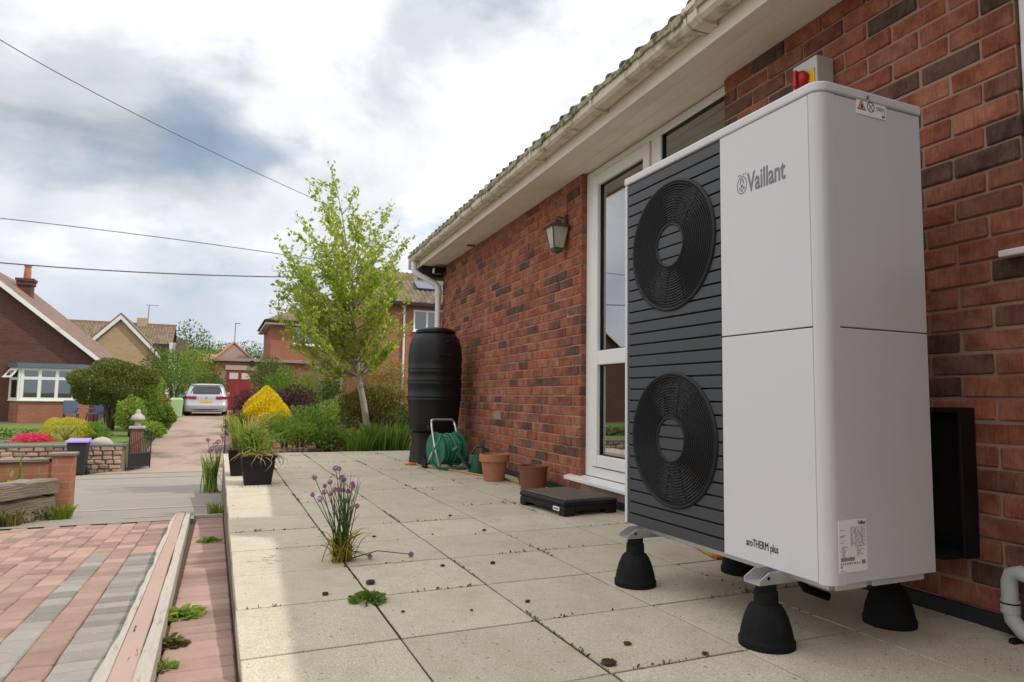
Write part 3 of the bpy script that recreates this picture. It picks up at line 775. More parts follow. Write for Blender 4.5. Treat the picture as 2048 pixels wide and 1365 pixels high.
# window beside the heat pump
def window1():
    w = thing('window', '', ''); del w['label']; del w['category']; w.parent = house
    f0, f1 = .045, .11
    q = HB()
    q.box(f0, 4.345, .165, f1, W1b - .001, SOF - .008)            # left jamb
    q.box(f0, W1a + .001, .165, f1, W1a + .035, SOF - .008)       # right jamb
    q.box(f0 + .001, W1a + .036, 2.432, f1, 4.344, SOF - .008)    # head
    q.box(f0 + .001, W1a + .036, .165, f1, 4.344, .235)           # foot
    q.box(f0 - .0015, 3.44, .236, f1, 3.548, 2.431)               # mullion
    q.ob('frame', m_upvc, w, bevel=.006)
    HB().box(f0 + .02, 3.549, .236, f1 - .01, 4.344, 2.431).add([], []).ob('gasket', m_blackpl, w) if False else None
    s0 = f0 - .014
    q = HB()
    a, b, z0, z1 = 3.556, 4.337, .243, 2.424
    q.box(s0, b - .078, z0, f1 - .01, b, z1); q.box(s0, a, z0, f1 - .01, a + .078, z1)
    q.box(s0 + .001, a + .079, z1 - .078, f1 - .01, b - .079, z1); q.box(s0 + .001, a + .079, z0, f1 - .01, b - .079, z0 + .085)
    q.box(s0 + .001, a + .079, .985, f1 - .01, b - .079, 1.09)
    q.ob('sash', m_upvc, w, bevel=.007)
    for (y0, y1, zz0, zz1) in ((a + .08, b - .08, z0 + .086, .984), (a + .08, b - .08, 1.091, z1 - .079), (W1a + .037, 3.439, .237, 2.43)):
        p = HB().box(f0 + .025, y0, zz0, f0 + .031, y1, zz1).ob('pane', m_glass, w)
        e = .008
        g = HB()
        for q4 in ((y0, zz0, y0 + e, zz1), (y1 - e, zz0, y1, zz1), (y0 + e, zz0, y1 - e, zz0 + e), (y0 + e, zz1 - e, y1 - e, zz1)):
            g.box(f0 + .012, q4[0], q4[1], f0 + .0245, q4[2], q4[3])
        g.ob('seal', m_blackpl, w)
    HB().hexa([(-.055, W1a, .118), (.045, W1a, .128), (.045, 4.63, .128), (-.055, 4.63, .118), (-.055, W1a, .146), (.045, W1a, .164), (.045, 4.63, .164), (-.055, 4.63, .146)]).ob('sill', m_upvc, w, bevel=.005)
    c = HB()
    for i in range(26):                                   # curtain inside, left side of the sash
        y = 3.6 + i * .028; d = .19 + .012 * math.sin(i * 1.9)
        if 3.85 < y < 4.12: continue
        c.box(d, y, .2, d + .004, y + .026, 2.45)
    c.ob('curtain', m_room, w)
    return w
window1()
# window at the right edge of the picture
w2 = thing('window', '', ''); del w2['label']; del w2['category']; w2.parent = house
q = HB(); q.box(.012, W2b - .12, W2z + .03, .10, W2b - .002, SOF - .008); q.box(.013, W2a, W2z + .03, .10, W2b - .121, W2z + .1); q.box(.013, W2a, SOF - .09, .10, W2b - .121, SOF - .008)
q.ob('frame', m_upvc, w2, bevel=.006)
HB().box(.05, W2a, W2z + .101, .056, W2b - .122, SOF - .091).ob('pane', m_glass, w2)
HB().hexa([(-.05, W2a, W2z - .016), (.03, W2a, W2z - .012), (.03, W2b + .06, W2z - .012), (-.05, W2b + .06, W2z - .016), (-.05, W2a, W2z + .006), (.03, W2a, W2z + .02), (.03, W2b + .06, W2z + .02), (-.05, W2b + .06, W2z + .006)]).ob('sill', m_upvc, w2, bevel=.004)
HB().box(.27, -1.3, -.2, .3, VC - .3, 2.48).ob('render_lining', m_room, house) if False else None
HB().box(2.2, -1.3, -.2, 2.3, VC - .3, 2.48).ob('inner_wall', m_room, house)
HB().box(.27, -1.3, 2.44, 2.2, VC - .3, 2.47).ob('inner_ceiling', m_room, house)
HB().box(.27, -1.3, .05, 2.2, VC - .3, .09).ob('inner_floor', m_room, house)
base_at(house, H(4, 4, 0))

# wall lantern
lan = thing('wall_lantern', 'grimy brass and glass lantern fixed to the brick wall beside the window', 'lantern')
lv, lz = hw(1115, 470, -.08)
def frus(w0, w1, z0, z1, n=4, uu=-.085):
    return [(uu - w0, lv - w0, z0), (uu + w0, lv - w0, z0), (uu + w0, lv + w0, z0), (uu - w0, lv + w0, z0), (uu - w1, lv - w1, z1), (uu + w1, lv - w1, z1), (uu + w1, lv + w1, z1), (uu - w1, lv + w1, z1)]
HB().hexa(frus(.042, .068, lz - .11, lz + .055)).ob('glass', m_lampglass, lan)
HB().hexa(frus(.095, .055, lz + .056, lz + .085)).hexa(frus(.035, .02, lz + .086, lz + .125)).ob('cap', m_lampmetal, lan, bevel=.004)
HB().hexa(frus(.03, .045, lz - .145, lz - .1105)).ob('base', m_lampmetal, lan, bevel=.003)
q = HB()
for sx in (-1, 1):
    for sy in (-1, 1):
        a, b = .044, .070
        q.add([(-.085 + sx * (a + t0), lv + sy * (a + t1), lz - .11) for t0, t1 in ((-.004, -.004), (.004, -.004), (.004, .004), (-.004, .004))] +
              [(-.085 + sx * (b + t0), lv + sy * (b + t1), lz + .056) for t0, t1 in ((-.004, -.004), (.004, -.004), (.004, .004), (-.004, .004))],
              [(0, 1, 5, 4), (1, 2, 6, 5), (2, 3, 7, 6), (3, 0, 4, 7)])
q.ob('corner_bar', m_lampmetal, lan)
HB().box(-.03, lv - .03, lz + .06, -.002, lv + .03, lz + .17).ob('wall_plate', m_lampmetal, lan, bevel=.004)
MB().tube([H(-.02, lv, lz + .14), H(-.085, lv, lz + .15), H(-.085, lv, lz + .12)], .008, 8).ob('arm', m_lampmetal, lan)
MB().tube([H(-.004, lv - .02, lz + .17), H(-.004, lv - .022, lz + .30)], .004, 6).ob('cable', m_terra2, lan)
base_at(lan, H(-.01, lv, lz))

# small floodlight and camera under the far corner of the eaves
cv, cz = hw(890, 530, -.1)
fl = thing('security_light', 'small black security light under the far corner of the eaves', 'light')
HB().box(-.16, 8.40, 2.36, -.04, 8.50, 2.45).ob('housing', m_blackpl, fl, bevel=.012)
HB().box(-.165, 8.41, 2.37, -.1605, 8.49, 2.43).ob('lens', m_label, fl)
HB().box(-.05, 8.43, 2.40, -.001, 8.47, 2.44).ob('bracket', m_blackpl, fl)
base_at(fl, H(-.05, 8.45, 2.4))

# isolator switch on the wall
iso = thing('isolator_switch', 'grey isolator switch box with red knob on yellow plate above the heat pump', 'switch')
iv0, iz1 = hw(1650, 120, -.09); iv1, iz0 = hw(1588, 150, -.09)
IV0, IV1, IZ0, IZ1 = iv0 + .035, iv0 + .175, 2.03, 2.245
HB().box(-.10, IV0, IZ0, -.002, IV1, IZ1).ob('box', m_greybox, iso, bevel=.006)
HB().box(-.104, IV0 + .012, IZ0 + .04, -.1005, IV1 - .012, IZ1 - .055).ob('yellow_plate', m_yellow, iso)
kc = ((IV0 + IV1) / 2 + .01, IZ0 + .128)
kv = []; q = MB()
ring = lambda r, u: [H(u, kc[0] + r * math.cos(a), kc[1] + r * math.sin(a)) for a in np.linspace(0, 2 * math.pi, 25)[:-1]]
pts = ring(.042, -.1042) + ring(.042, -.118) + ring(.034, -.135) + ring(.0, -.135)
q.add(pts, [(j * 24 + i, j * 24 + (i + 1) % 24, (j + 1) * 24 + (i + 1) % 24, (j + 1) * 24 + i) for j in range(3) for i in range(24)])
kn = q.ob('knob', m_red, iso, smooth=True)
HB().box(-.150, kc[0] - .008, kc[1] - .038, -.1352, kc[0] + .008, kc[1] + .038).ob('grip', m_red, kn, bevel=.003)
q = HB()
for i in range(5): q.box(-.1025, IV1 - .05 + i * .006, IZ1 - .05, -.1004, IV1 - .046 + i * .006, IZ1 - .04)
q.ob('print', m_darktext, iso)
MB().tube([H(-.04, IV0 + .07, IZ0 + .01), H(-.04, IV0 + .07, 1.75), H(-.10, IV0 + .07, 1.6)], .012, 8).ob('conduit', m_greybox, iso)
base_at(iso, H(-.05, IV0 + .07, IZ0))

# black pipe cover behind the unit, elbow and waste pipes
pc = thing('pipe_cover', 'black open pipe cover box on the brick wall behind the heat pump', 'pipe cover')
pv0 = hw(1956, 960)[0]; pv1 = pv0 + .45
HB().box(-.075, pv0, .22, -.0012, pv0 + .012, .725).box(-.075, pv0 + .0121, .705, -.0012, pv1, .725).box(-.16, pv0 + .0121, .22, -.0012, pv1, .24).box(-.02, pv0 + .0121, .2401, -.0012, pv1, .7049).ob('cover', m_blackpl, pc, bevel=.003)
MB().tube([H(-.30, pv0 + .16, .345), H(-.18, pv0 + .14, .345), H(-.15, pv0 + .135, .335), H(-.135, pv0 + .13, .31), H(-.13, pv0 + .13, .2405)], .022, 12).ob('elbow', m_pipe, pc, smooth=True)
MB().tube([H(-.07, pv0 + .3, .2405), H(-.07, pv0 + .3, .70)], .036, 12).ob('insulated_pipe', m_rubber, pc, smooth=True)
MB().tube([H(-.07, pv0 + .4, .2405), H(-.07, pv0 + .4, .70)], .036, 12).ob('insulated_pipe', m_rubber, pc, smooth=True)
base_at(pc, H(-.05, pv0, .22))
wp = thing('waste_pipe', 'grey plastic waste pipe bending down to the drain at the right edge', 'pipe')
wv = hw(2022, 1190, -.06)[0]
MB().tube([H(-.065, wv - .10, .20), H(-.065, wv - .035, .215), H(-.065, wv - .008, .205), H(-.065, wv, .18), H(-.065, wv, .10), H(-.065, wv - .006, .065), H(-.065, wv - .035, .035), H(-.065, wv - .16, -.0)], .0235, 14).ob('pipe', m_pipe, wp, smooth=True)
MB().tube([H(-.065, wv, .125), H(-.065, wv, .085)], .027, 14).ob('collar', m_pipe, wp)
MB().tube([H(-.065, wv, .118), H(-.065, wv, .113)], .0278, 14).ob('seal', m_blackpl, wp)
HB().box(-.10, wv - .03, -.006, -.03, wv - .012, .014).ob('clip', m_blackpl, wp)
base_at(wp, H(-.065, wv, 0))

# ================================================================== HEAT PUMP
hp = thing('heat_pump', 'large white heat pump unit with two round black fan grilles on rubber feet', 'heat pump')
UX0, UX1, UY0, UY1, UZ0, UZ1 = 1.59, 2.04, 1.395, 2.425, .222, 1.697
YS = 1.823                                   # seam between slatted part and white panels
ZS = .956                                    # horizontal seam
LZ = UZ1 - .032
MB().box(UX0 + .034, UY0 + .018, UZ0 + .004, UX1 - .004, UY1 - .006, LZ - .001).ob('casing', m_white, hp)
MB().box(UX0, 1.4345, ZS + .002, UX0 + .016, YS - .001, LZ - .002).ob('front_panel', m_white, hp, bevel=.0025)
MB().box(UX0, 1.4345, UZ0, UX0 + .016, YS - .001, ZS - .002).ob('front_panel', m_white, hp, bevel=.0025)
arc = [(UX0 + .04 - .04 * math.cos(a), UY0 + .04 - .04 * math.sin(a)) for a in np.linspace(0, math.pi / 2, 9)]
poly = [(UX0 + .016, 1.432), (UX0, 1.432)] + [(x, y) for x, y in arc if y < 1.432] + [(UX0 + .0665, UY0), (UX0 + .0665, UY0 + .016), (UX0 + .03, UY0 + .02)]
MB().prism([(x, y, UZ0 - .002) for x, y in poly], (0, 0, LZ - UZ0)).ob('corner_post', m_white, hp, auto=30)
MB().box(UX0 + .068, UY0 + .001, ZS + .002, UX1, UY0 + .017, LZ - .002).ob('side_panel', m_white, hp, bevel=.0025)
MB().box(UX0 + .068, UY0 + .001, UZ0, UX1, UY0 + .017, ZS - .002).ob('side_panel', m_white, hp, bevel=.0025)
MB().box(UX0 - .001, UY1 - .016, UZ0, UX0 + .03, UY1, LZ - .002).ob('edge_trim', m_white, hp, bevel=.002)
r_ = .046
la = [(UX0 - .004 + r_ - r_ * math.cos(a), UY0 - .004 + r_ - r_ * math.sin(a)) for a in np.linspace(0, math.pi / 2, 10)]
lid = MB().prism([(x, y, LZ) for x, y in la + [(UX1 + .004, UY0 - .004), (UX1 + .004, UY1 + .004), (UX0 - .004, UY1 + .004)]], (0, 0, .032)).ob('lid', m_white, hp, bevel=.006)
MB().tube([(1.795, UY0 - .0045, LZ + .012), (1.795, UY0 - .0075, LZ + .012)], .005, 8).ob('screw', m_greytext, hp)
MB().box(UX0 + .03, UY0 + .03, UZ0 - .022, UX1 - .02, UY1 - .03, UZ0 + .003).ob('base_tray', m_galv, hp, bevel=.003)
for y0, y1 in ((UY0 + .02, UY0 + .028), (UY1 - .03, UY1 - .02)):
    MB().box(UX0 + .05, y0, UZ0 - .022, UX0 + .17, y1, UZ0 - .001).box(UX0 + .20, y0, UZ0 - .022, UX1 - .03, y1, UZ0 - .001).ob('skirt', m_white, hp)
# slatted front: boards cut round the two fan openings
FC = [(2.105, 1.337), (2.105, .585)]; FR = .252; HR = .080
XB = UX0 + .034
gr = MB().box(XB - .0245, YS, UZ0 + .001, XB - .021, UY1 - .0165, LZ - .002)
SL = .0458; nsl = int((LZ - UZ0) / SL)
SL = (LZ - .004 - UZ0) / nsl
ya, yb = YS + .0015, UY1 - .0175
backer = MB()
# dark backing plate with the same holes
def outside_runs(z):
    runs = [(ya, yb)]
    for cy_, cz_ in FC:
        if abs(z - cz_) < FR:
            h_ = math.sqrt(FR ** 2 - (z - cz_) ** 2); runs = [(ya, cy_ - h_), (cy_ + h_, yb)]
    return runs
def slab_pieces(z0, z1, x0, x1, builder_cb, n=6):
    zs = list(np.linspace(z0, z1, n))
    touch = [c for c in FC if z1 > c[1] - FR and z0 < c[1] + FR]
    if not touch:
        builder_cb(MB().box(x0, ya, z0, x1, yb, z1)); return
    cy_, cz_ = touch[0]
    hs = [math.sqrt(max(0, FR ** 2 - (z - cz_) ** 2)) for z in zs]
    builder_cb(MB().prism([(x0, ya, z0)] + [(x0, cy_ - h_, z) for z, h_ in zip(zs, hs)] + [(x0, ya, z1)], (x1 - x0, 0, 0)))
    builder_cb(MB().prism([(x0, yb, z0)] + [(x0, cy_ + h_, z) for z, h_ in zip(zs, hs)] + [(x0, yb, z1)], (x1 - x0, 0, 0)))
bk = MB()
for i in range(nsl):
    z0 = UZ0 + .002 + i * SL; z1 = z0 + SL - .0065
    slab_pieces(z0, z1, UX0 + .001, UX0 + .015, lambda q: q.ob('slat', m_anth, hp, bevel=.0015))
    slab_pieces(z0 - .002, z0 + SL - .002, UX0 + .0155, UX0 + .02, lambda q: bk.add(q.v, q.f))
bk.ob('slat_backing', m_blackpl, hp)
for cy_, cz_ in FC:
    g = MB(); nr = 15
    def ringpts(r, x, n=72): return [(x, cy_ + r * math.cos(a), cz_ + r * math.sin(a)) for a in np.linspace(0, 2 * math.pi, n + 1)[:-1]]
    for k in range(nr):
        r = HR + .012 + (FR - .012 - HR - .012) * k / (nr - 1)
        g.tube(ringpts(r, UX0 - .002), .0042, 6, closed=True)
    for k in range(12):
        a = k * math.pi / 6 + .2
        g.tube([(UX0 + .007, cy_ + r * math.cos(a), cz_ + r * math.sin(a + 0)) for r in np.linspace(HR, FR - .006, 8)], .0022, 5)
    gro = stuff(g.ob('fan_grille', m_grille, hp, smooth=True))
    rim = MB().tube(ringpts(FR - .001, UX0 + .002, 96), .009, 8, closed=True).ob('rim', m_blackpl, gro, smooth=True)
    MB().tube(ringpts(HR + .003, UX0 - .003, 64), .006, 8, closed=True).ob('hub_rim', m_blackpl, gro, smooth=True)
    # hub plate with the slat lines carried across
    for i in range(nsl):
        z0 = UZ0 + .002 + i * SL; z1 = z0 + SL - .0065
        lo, hi = max(z0, cz_ - HR), min(z1, cz_ + HR)
        if hi - lo < .004: continue
        zs = np.linspace(lo, hi, 7); hs = [math.sqrt(max(1e-6, HR ** 2 - (z - cz_) ** 2)) for z in zs]
        MB().prism([(UX0 - .004, cy_ - h_, z) for z, h_ in zip(zs, hs)] + [(UX0 - .004, cy_ + h_, z) for z, h_ in list(zip(zs, hs))[::-1]], (.006, 0, 0)).ob('hub_slat', m_anth, gro)
    d = MB(); rp = ringpts(HR, UX0 + .004, 48); rq = ringpts(HR, UX0 + .022, 48)
    d.add(rp + rq, [tuple(range(48)), tuple(range(48, 96))[::-1]] + [(i, 48 + i, 48 + (i + 1) % 48, (i + 1) % 48) for i in range(48)]); d.ob('hub', m_blackpl, gro)
    # shroud and fan blades in the dark behind
    sh = MB(); a1 = ringpts(FR, UX0 + .0205, 64); a2 = ringpts(FR - .015, UX0 + .12, 64)
    sh.add(a1 + a2, [(i, (i + 1) % 64, 64 + (i + 1) % 64, 64 + i) for i in range(64)] + [tuple(range(64, 128))]); sh.ob('shroud', m_grille, gro)
    fb = MB()
    for k in range(3):
        a = k * 2.094 + .5
        rs_ = np.linspace(.07, FR - .03, 6)
        v = [(UX0 + .05, cy_ + r * math.cos(a), cz_ + r * math.sin(a)) for r in rs_] + [(UX0 + .10, cy_ + r * math.cos(a + 1.0), cz_ + r * math.sin(a + 1.0)) for r in rs_]
        fb.add(v, [(i, i + 1, 7 + i, 6 + i) for i in range(5)])
    fb.ob('fan_blades', m_grille, gro)

# print on the casing
DG = bpy.context.evaluated_depsgraph_get
def text_mesh(txt, size, M4, mat, parent, name='lettering', bold=0.0, width=None, extrude=.0006):
    cu = bpy.data.curves.new(name, 'FONT'); cu.body = txt; cu.size = size; cu.extrude = extrude; cu.offset = bold; cu.resolution_u = 3
    to = bpy.data.objects.new(name, cu); COL.objects.link(to)
    me = bpy.data.meshes.new_from_object(to.evaluated_get(DG()))
    bpy.data.objects.remove(to)
    if width:
        xs_ = [v.co.x for v in me.vertices]; s = width / (max(xs_) - min(xs_)); x0 = min(xs_)
        for v in me.vertices: v.co.x = (v.co.x - x0) * s
    for v in me.vertices: v.co = M4 @ v.co
    me.name = name; me.materials.clear()
    return link(name, me, mat, parent)
FRONT = Matrix(((0, 0, -1, 0), (-1, 0, 0, 0), (0, 1, 0, 0), (0, 0, 0, 1)))       # text x -> -Y, y -> +Z, faces -X
SIDE = Matrix(((1, 0, 0, 0), (0, 0, -1, 0), (0, 1, 0, 0), (0, 0, 0, 1)))         # text x -> +X, y -> +Z, faces -Y
xf = UX0 - .0007
a = gx(1495, 388, UX0); b = gx(1571, 352, UX0)
ht = gx(1499, 352, UX0)[2] - gx(1499, 384, UX0)[2]
ty0 = float(a[1]); tz = float(gx(1500, 383, UX0)[2])
text_mesh('Vaillant', .092, Matrix.Translation((xf, ty0, tz)) @ FRONT, m_greytext, hp, bold=.0013, width=float(a[1] - b[1]))
# hare-in-egg emblem beside the name
em = MB(); ec = gx(1484, 371, UX0); ey, ez = float(ec[1]), float(ec[2]) + .0; er = .0235
def flat_ring(cy0, cz0, ry, rz, w, n=40, a0=0, a1=2 * math.pi):
    aa = np.linspace(a0, a1, n + 1)
    v = [(xf, cy0 - ry * math.cos(t), cz0 + rz * math.sin(t)) for t in aa] + [(xf, cy0 - (ry - w) * math.cos(t), cz0 + (rz - w) * math.sin(t)) for t in aa]
    em.add(v, [(i, i + 1, n + 2 + i, n + 1 + i) for i in range(n)])
def flat_ell(cy0, cz0, ry, rz, tilt=0.0, n=16):
    v = []
    for t in np.linspace(0, 2 * math.pi, n + 1)[:-1]:
        p, q_ = ry * math.cos(t), rz * math.sin(t)
        v.append((xf, cy0 - (p * math.cos(tilt) - q_ * math.sin(tilt)), cz0 + p * math.sin(tilt) + q_ * math.cos(tilt)))
    em.add(v, [tuple(range(n))])
flat_ring(ey, ez, er, er * 1.32, .0034)
flat_ell(ey, ez - .004, .0055, .007); flat_ell(ey + .0055, ez + .014, .0026, .012, -.28); flat_ell(ey - .0055, ez + .014, .0026, .012, .28)
flat_ell(ey + .009, ez - .011, .0032, .0055, .3); flat_ell(ey - .009, ez - .011, .0032, .0055, -.3); flat_ell(ey, ez - .019, .0042, .0045)
flat_ring(ey + .012, ez + .031, .010, .007, .0024, 16, .3, 2.6); flat_ring(ey - .012, ez + .031, .010, .007, .0024, 16, .5, 2.8)
em.ob('emblem', m_greytext, hp)
a = gx(1493, 1092, UX0); b = gx(1557, 1108, UX0)
text_mesh('aroTHERM plus', .035, Matrix.Translation((xf, float(a[1]), .272)) @ FRONT, m_darktext, hp, bold=.0, width=float(a[1] - b[1]))
# rating label (fine print is only small marks) and warning label
ysd = UY0 - .0008
lx0, lz1 = float(gy(1676, 1040, UY0)[0]), float(gy(1676, 1042, UY0)[2]); lx1 = float(gy(1732, 1040, UY0)[0]); lz0 = float(gy(1676, 1148, UY0)[2])
lab = MB().box(lx0, ysd, lz0, lx1, UY0 + .0008, lz1).ob('rating_label', m_label, hp)
text_mesh('Vaillant', .0155, Matrix.Translation((lx1 - .036, ysd - .0003, lz1 - .014)) @ SIDE, m_darktext, lab, width=.032)
pr = MB(); lw, lh = lx1 - lx0, lz1 - lz0
def mark(fx0, fz0, fx1, fz1): pr.box(lx0 + lw * fx0, ysd - .0008, lz0 + lh * fz0, lx0 + lw * fx1, ysd - .0002, lz0 + lh * fz1)
R2 = random.Random(3)
for z in np.arange(.50, .86, .022):
    x = .42
    while x < .93:
        w_ = R2.uniform(.03, .12); mark(x, z, min(x + w_, .95), z + .007); x += w_ + R2.uniform(.02, .09)
    if R2.random() < .4: mark(.05, z, .05 + R2.uniform(.08, .28), z + .007)
for z in np.arange(.30, .50, .03):
    mark(.10, z, .10 + R2.uniform(.06, .22), z + .008); mark(.62, z, .62 + R2.uniform(.05, .3), z + .008)
x = .06
while x < .55:
    w_ = R2.uniform(.008, .025); mark(x, .215, x + w_, .285); x += w_ + R2.uniform(.006, .016)
mark(.80, .14, .92, .215)
x = .05
while x < .74: mark(x, .15, x + .03, .185); x += R2.uniform(.045, .08)
mark(.06, .09, .10, .14); mark(.05, .03, .2, .037)
pr.ob('print', m_greytext, lab)
wx0, wz1 = float(gy(1712, 192, UY0)[0]), float(gy(1712, 194, UY0)[2]); wx1 = float(gy(1771, 205, UY0)[0]); wz0 = wz1 - .052
wl = MB().box(wx0, ysd, wz0, wx1, UY0 + .0008, wz1).ob('warning_label', m_label, hp)
def tri(c, s, mat, dy):
    MB().prism([(c[0] - s, ysd - dy, c[1] - s * .8), (c[0] + s, ysd - dy, c[1] - s * .8), (c[0], ysd - dy, c[1] + s * .95)], (0, .0003, 0)).ob('warning_triangle', mat, wl)
wc = (wx0 + .022, wz0 + .03)
tri(wc, .0185, m_darktext, .0004); tri((wc[0], wc[1] - .0003), .0150, m_yellow, .0008)
MB().prism([(wc[0] + .0045 * math.cos(t) * (1 - .5 * max(0, math.sin(t))), ysd - .0012, wc[1] - .003 + .0075 * math.sin(t)) for t in np.linspace(0, 2 * math.pi, 13)[:-1]], (0, .0003, 0)).ob('flame', m_darktext, wl)
pc2 = (wx0 + .062, wz0 + .03); q = MB()
aa = np.linspace(0, 2 * math.pi, 29)
q.add([(pc2[0] + r * math.cos(t), ysd - .0004, pc2[1] + r * math.sin(t)) for r in (.0165, .0138) for t in aa[:-1]], [(i, (i + 1) % 28, 28 + (i + 1) % 28, 28 + i) for i in range(28)])
for s in (1, -1): q.prism([(pc2[0] - .0105, ysd - .0005, pc2[1] + s * .009), (pc2[0] - .009, ysd - .0005, pc2[1] + s * .0105), (pc2[0] + .0105, ysd - .0005, pc2[1] - s * .009), (pc2[0] + .009, ysd - .0005, pc2[1] - s * .0105)], (0, .0003, 0))
q.ob('prohibition_mark', m_darktext, wl)
q = MB(); bx = wx0 + .088
q.box(bx, ysd - .0005, wz0 + .033, bx + .036, ysd - .0002, wz0 + .035).box(bx, ysd - .0005, wz0 + .02, bx + .0015, ysd - .0002, wz0 + .0329).box(bx + .0345, ysd - .0005, wz0 + .006, bx + .036, ysd - .0002, wz0 + .0329).box(bx + .006, ysd - .0005, wz0 + .026, bx + .028, ysd - .0002, wz0 + .029).box(bx + .024, ysd - .0005, wz0 + .005, bx + .032, ysd - .0002, wz0 + .012)
q.ob('manual_mark', m_darktext, wl)

# rails and rubber feet
foot_prof = [(.082, 0), (.083, .018), (.078, .026), (.077, .034), (.073, .055), (.064, .085), (.054, .108), (.045, .120), (.036, .124), (.035, .160), (.031, .162), (.031, .185), (.0, .185)]
fme = None
for fy_ in (1.605, 2.305):
    rail = MB()
    for s in (-1, 1):
        rail.prism([(1.505, fy_ + s * .030, .186), (1.575, fy_ + s * .030, .186), (2.15, fy_ + s * .030, .186), (2.15, fy_ + s * .030, .2), (1.60, fy_ + s * .030, .222), (1.545, fy_ + s * .030, .222), (1.505, fy_ + s * .030, .200)], (0, s * .003, 0))
    rail.box(1.505, fy_ - .0298, .1855, 2.15, fy_ + .0298, .1885)
    rl = rail.ob('rail', m_galv, hp)
    MB().tube([(1.54, fy_ - .0335, .205), (1.54, fy_ - .0305, .205)], .006, 10).ob('bolt_hole', m_blackpl, rl)
    for fx_ in (1.56, 2.10):
        if fme is None:
            q = MB(); n = 10
            q.lathe(foot_prof, (0, 0, 0), 40, True); 
            for i, v in enumerate(q.v):
                z = v[2]; a = math.atan2(v[1], v[0]); r = math.hypot(v[0], v[1])
                if .03 < z < .121: r *= 1 - .05 * max(0, math.cos(a * 4)) ** 3
                q.v[i] = (r * math.cos(a), r * math.sin(a), z)
            fme = q.mesh('foot'); fme.materials.append(m_rubber)
            fme.polygons.foreach_set('use_smooth', [True] * len(fme.polygons)); fme.set_sharp_from_angle(angle=math.radians(35))
        o = link('foot', fme, None, hp); o.location = (fx_, fy_, .0); o.rotation_euler = (0, 0, .2)
MB().tube([(1.98, 1.9, .21), (1.98, 1.9, .12), (2.02, 1.88, .05), (2.1, 1.85, .02)], .016, 10).ob('drain_pipe', m_blackpl, hp, smooth=True)
base_at(hp, (1.815, 1.91, 0))

# ================================================================== THINGS ON THE PATIO
def rot_about(root, ang, c):                 # turn a finished thing about a vertical axis through c
    root.rotation_euler = (0, 0, ang)

# ---- water butt
wb = thing('water_butt', 'tall ribbed black plastic water butt on its stand at the house corner', 'water butt')
bc = (2.24, 7.30, 0)
MB().lathe([(.265, .0), (.262, .02), (.238, .25), (.245, .30), (.255, .335)], bc, 36, sq=.35).ob('stand', m_blackpl, wb, auto=35)
prof = [(.245, .336), (.262, .36), (.285, .55), (.297, .68)]
for z in (.70, .735, .88, .915, 1.01, 1.045):
    prof += [(.300, z - .014), (.306, z - .007), (.306, z + .007), (.300, z + .014)]
prof += [(.304, 1.12), (.302, 1.22), (.292, 1.31), (.268, 1.385), (.232, 1.43), (.215, 1.445)]
body = MB().lathe(prof, bc, 48).ob('body', m_blackpl, wb, smooth=True)
MB().lathe([(.216, 1.4455), (.226, 1.452), (.226, 1.478), (.205, 1.492), (.15, 1.508), (.0, 1.515)], bc, 48, cap=False).ob('lid', m_blackpl, wb, auto=40)
MB().box(2.18, 6.985, 1.175, 2.34, 7.02, 1.20).ob('handle', m_blackpl, wb, bevel=.006)
MB().tube([(2.1, 7.03, .42), (2.08, 6.96, .42), (2.08, 6.94, .38)], .014, 8).ob('tap', m_blackpl, wb)
MB().tube([(2.30, 7.045, 1.345), (2.31, 7.015, 1.335)], .02, 12).ob('plug', m_blackpl, wb)
base_at(wb, bc)

# ---- hose reel
hr = thing('hose_reel', 'green hose wound on a cart reel with aluminium handle before the water butt', 'hose reel')
rc = np.array([2.17, 6.62, .20]); ax = np.array([math.cos(.28), math.sin(.28), 0]); pp_ = np.array([-ax[1], ax[0], 0])
def RP3(a, f, z): return rc + ax * a + pp_ * f + np.array([0, 0, z])
fr = MB()
for s in (-.15, .15):
    fr.tube([RP3(s, -.13, -.195), RP3(s, -.02, .02), RP3(s * .98, .05, .22), RP3(s * .93, .07, .275)], .011, 8)
    fr.tube([RP3(s, .15, -.195), RP3(s, -.02, .02)], .010, 8)
fr.ob('frame', m_alum, hr, smooth=True)
MB().tube([RP3(-.15 * .93, .07, .275), RP3(-.13, .078, .292), RP3(-.10, .08, .298), RP3(.10, .08, .298), RP3(.13, .078, .292), RP3(.15 * .93, .07, .275)], .0125, 8).ob('handle', m_alum, hr, smooth=True)
for s in (-.125, .125):
    q = MB(); n = 40; vs_ = []
    for off in (-.006, .006):
        for r in (.175, .02):
            for k in range(n): vs_.append(RP3(s + off + (.008 if r < .1 else 0), r * math.cos(2 * math.pi * k / n), r * math.sin(2 * math.pi * k / n)))
    fs = []
    for k in range(n):
        k2 = (k + 1) % n; fs += [(k, k2, n + k2, n + k), (2 * n + k, 3 * n + k, 3 * n + k2, 2 * n + k2), (k, 2 * n + k, 2 * n + k2, k2)]
    fs += [tuple(range(n, 2 * n)), tuple(range(3 * n, 4 * n))[::-1]]
    q.add(vs_, fs); fo = q.ob('flange', m_reelgreen, hr)
    MB().tube([RP3(s - .012, 0, 0), RP3(s + .012, 0, 0)], .03, 12).ob('axle_cap', m_alum, fo)
q = MB(); pts = []
for k in range(24 * 13):
    t = k / 24; a = 2 * math.pi * t; lay = .105 + .012 * int(t / 4.4); ph = (t % 4.4) / 4.4; ph = ph if int(t / 4.4) % 2 == 0 else 1 - ph
    rr = .128 + .011 * int(t / 4.4) + .006 * math.sin(t * 2.3)
    pts.append(RP3(-.1 + .2 * ph, rr * math.cos(a), rr * math.sin(a)))
q.tube(pts, .0115, 6)
